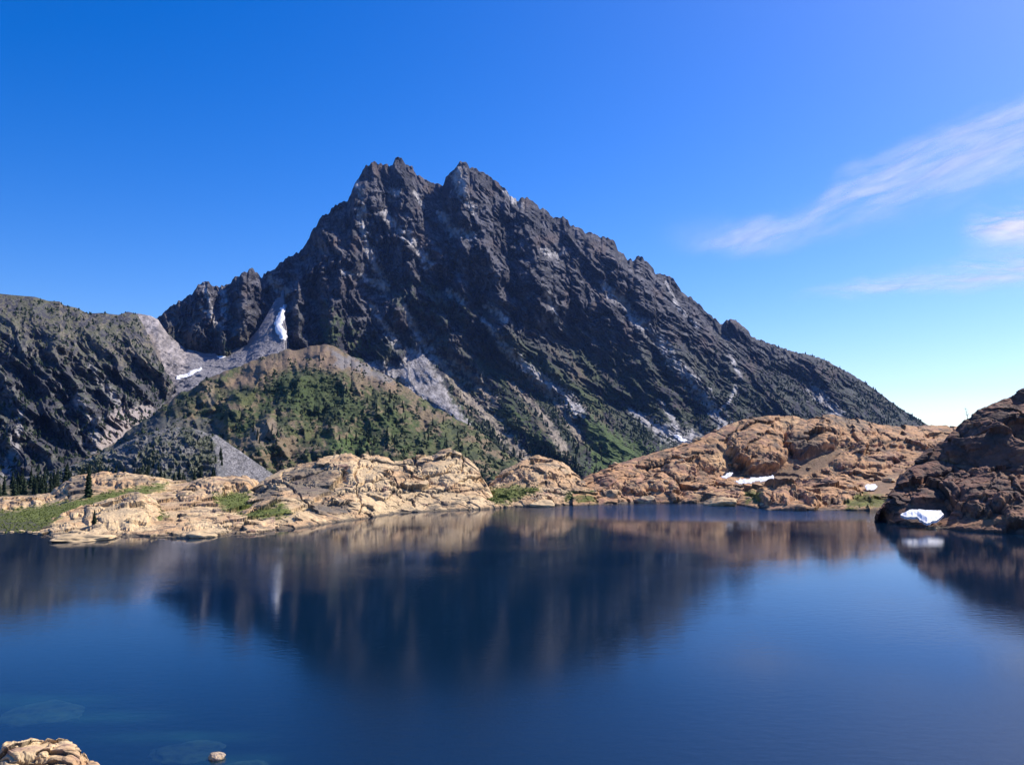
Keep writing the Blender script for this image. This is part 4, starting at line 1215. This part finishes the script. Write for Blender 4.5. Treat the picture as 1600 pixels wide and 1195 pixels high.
# ---------------------------------------------------------------- cirrus, thin sheets of ice cloud far beyond the mountain
def mat_cloud(seed, dens):
    m = bpy.data.materials.new('cirrus'); m.use_nodes = True
    t = m.node_tree; t.nodes.clear(); N, L = t.nodes.new, t.links.new
    out = N('ShaderNodeOutputMaterial')
    at_ = N('ShaderNodeAttribute'); at_.attribute_name = 'Col'
    tc = N('ShaderNodeTexCoord')
    sxyz = N('ShaderNodeSeparateColor'); L(at_.outputs['Color'], sxyz.inputs[0])
    df = N('ShaderNodeBsdfDiffuse'); df.inputs['Color'].default_value = (.9, .9, .9, 1)
    tl = N('ShaderNodeBsdfTranslucent'); tl.inputs['Color'].default_value = (.95, .95, .95, 1)
    ad = N('ShaderNodeMixShader'); ad.inputs[0].default_value = 0.5; L(df.outputs[0], ad.inputs[1]); L(tl.outputs[0], ad.inputs[2])
    tr = N('ShaderNodeBsdfTransparent')
    mx = N('ShaderNodeMixShader')
    mu = N('ShaderNodeMath'); mu.operation = 'MULTIPLY'; mu.inputs[1].default_value = dens; mu.use_clamp = True
    L(sxyz.outputs[0], mu.inputs[0]); L(mu.outputs[0], mx.inputs[0]); L(tr.outputs[0], mx.inputs[1]); L(ad.outputs[0], mx.inputs[2])
    L(mx.outputs[0], out.inputs['Surface'])
    return m
def cloud(x0, x1, y0, y1, alt, densf, dens, label, nu=420, nv=200):
    X, Y = np.meshgrid(np.linspace(x0, x1, nu), np.linspace(y1, y0, nv))
    rx, rz = ray(X, Y)
    D = (alt - CAMZ) / rz
    P = at(X, Y, D)
    P[..., 2] += fbm(P[..., 0] / 900, P[..., 1] / 1800, 0.2, 4, 801) * 60
    A = np.clip(densf(X, Y), 0, 1)
    ex = sst(0, 0.1, (X - x0) / (x1 - x0)) * sst(0, 0.1, (x1 - X) / (x1 - x0)) * sst(0, 0.12, (Y - y0) / (y1 - y0)) * sst(0, 0.12, (y1 - Y) / (y1 - y0))
    A = A * ex
    me = np_mesh('cirrus_cloud', P.reshape(-1, 3), grid_faces(nu, nv), np.repeat(A.reshape(-1, 1), 3, 1))
    link('cirrus_cloud', me, mat_cloud(0, dens), label=label, category='cloud')
def cA(X, Y):
    w = fbm(X / 90, Y / 60, .2, 4, 811) * 14
    d, t = seg_dist(X, Y + w, [(1060,392),(1130,378),(1200,365),(1280,345),(1400,300),(1500,265),(1600,228),(1900,110)])
    main = np.exp(-(d / (12 + 34 * t)) ** 2) * sst(1040, 1180, X)
    a = (X * 0.93 - Y * 0.36); b = (X * 0.36 + Y * 0.93)
    st = fbm(a / 150, b / 20, .7, 6, 812, .6)
    veil = sst(0, 30, poly_sd(X, Y + w, [(1240,350),(1300,270),(1420,195),(1600,130),(1900,20),(1900,120),(1600,230),(1400,305)]))
    faint = np.exp(-((X - 1100) / 90) ** 2 - ((Y - 370) / 25) ** 2)
    return main * (0.55 + 0.4 * st) + veil * (0.40 + 0.35 * st) + faint * .2
cloud(1000, 1980, 10, 430, 3400, cA, 0.52, 'long faint streak of cirrus rising to the upper right')
def cB(X, Y):
    st = fbm((X * 0.97 - Y * 0.2) / 60, Y / 12, .7, 5, 813, .6)
    return np.exp(-((Y - 360 + (X - 1560) * .08 + st * 8) / 24) ** 2) * sst(1485, 1570, X) * (.9 + .5 * st)
cloud(1460, 1980, 280, 430, 3000, cB, 0.95, 'small bright cloud at the right edge, below the long cirrus streak', 240, 120)
def cC(X, Y):
    w = fbm(X / 90, Y / 60, .2, 4, 821) * 8
    d, t = seg_dist(X, Y + w, [(1240,462),(1400,444),(1500,434),(1600,420),(1900,380)])
    st = fbm(X / 110, Y / 8, .7, 5, 822, .6)
    return np.exp(-(d / (6 + 26 * t)) ** 2) * sst(1200, 1420, X) * (.6 + .5 * st)
cloud(1160, 1980, 350, 500, 2800, cC, 0.7, 'lowest faint cirrus streak, just above the mountain shoulder at right', 300, 120)

# ---------------------------------------------------------------- haze
def haze(density):
    me = bpy.data.meshes.new('haze')
    bm2 = bmesh.new(); bmesh.ops.create_cube(bm2, size=1.0); bm2.to_mesh(me); bm2.free()
    o = link('haze', me, kind='stuff')
    o.scale = (30000, 30000, 1160); o.location = (0, 0, 1160 / 2 - 100)
    m = bpy.data.materials.new('haze_air'); m.use_nodes = True
    t = m.node_tree; t.nodes.clear()
    out = t.nodes.new('ShaderNodeOutputMaterial'); v = t.nodes.new('ShaderNodeVolumePrincipled')
    v.inputs['Color'].default_value = (0.22, 0.42, 1.0, 1); v.inputs['Density'].default_value = density
    v.inputs['Anisotropy'].default_value = 0.3
    t.links.new(v.outputs[0], out.inputs['Volume'])
    me.materials.append(m)
HAZE = 0.000020
if HAZE: haze(HAZE)
print('trees', ntree, 'objects', len(S.objects))
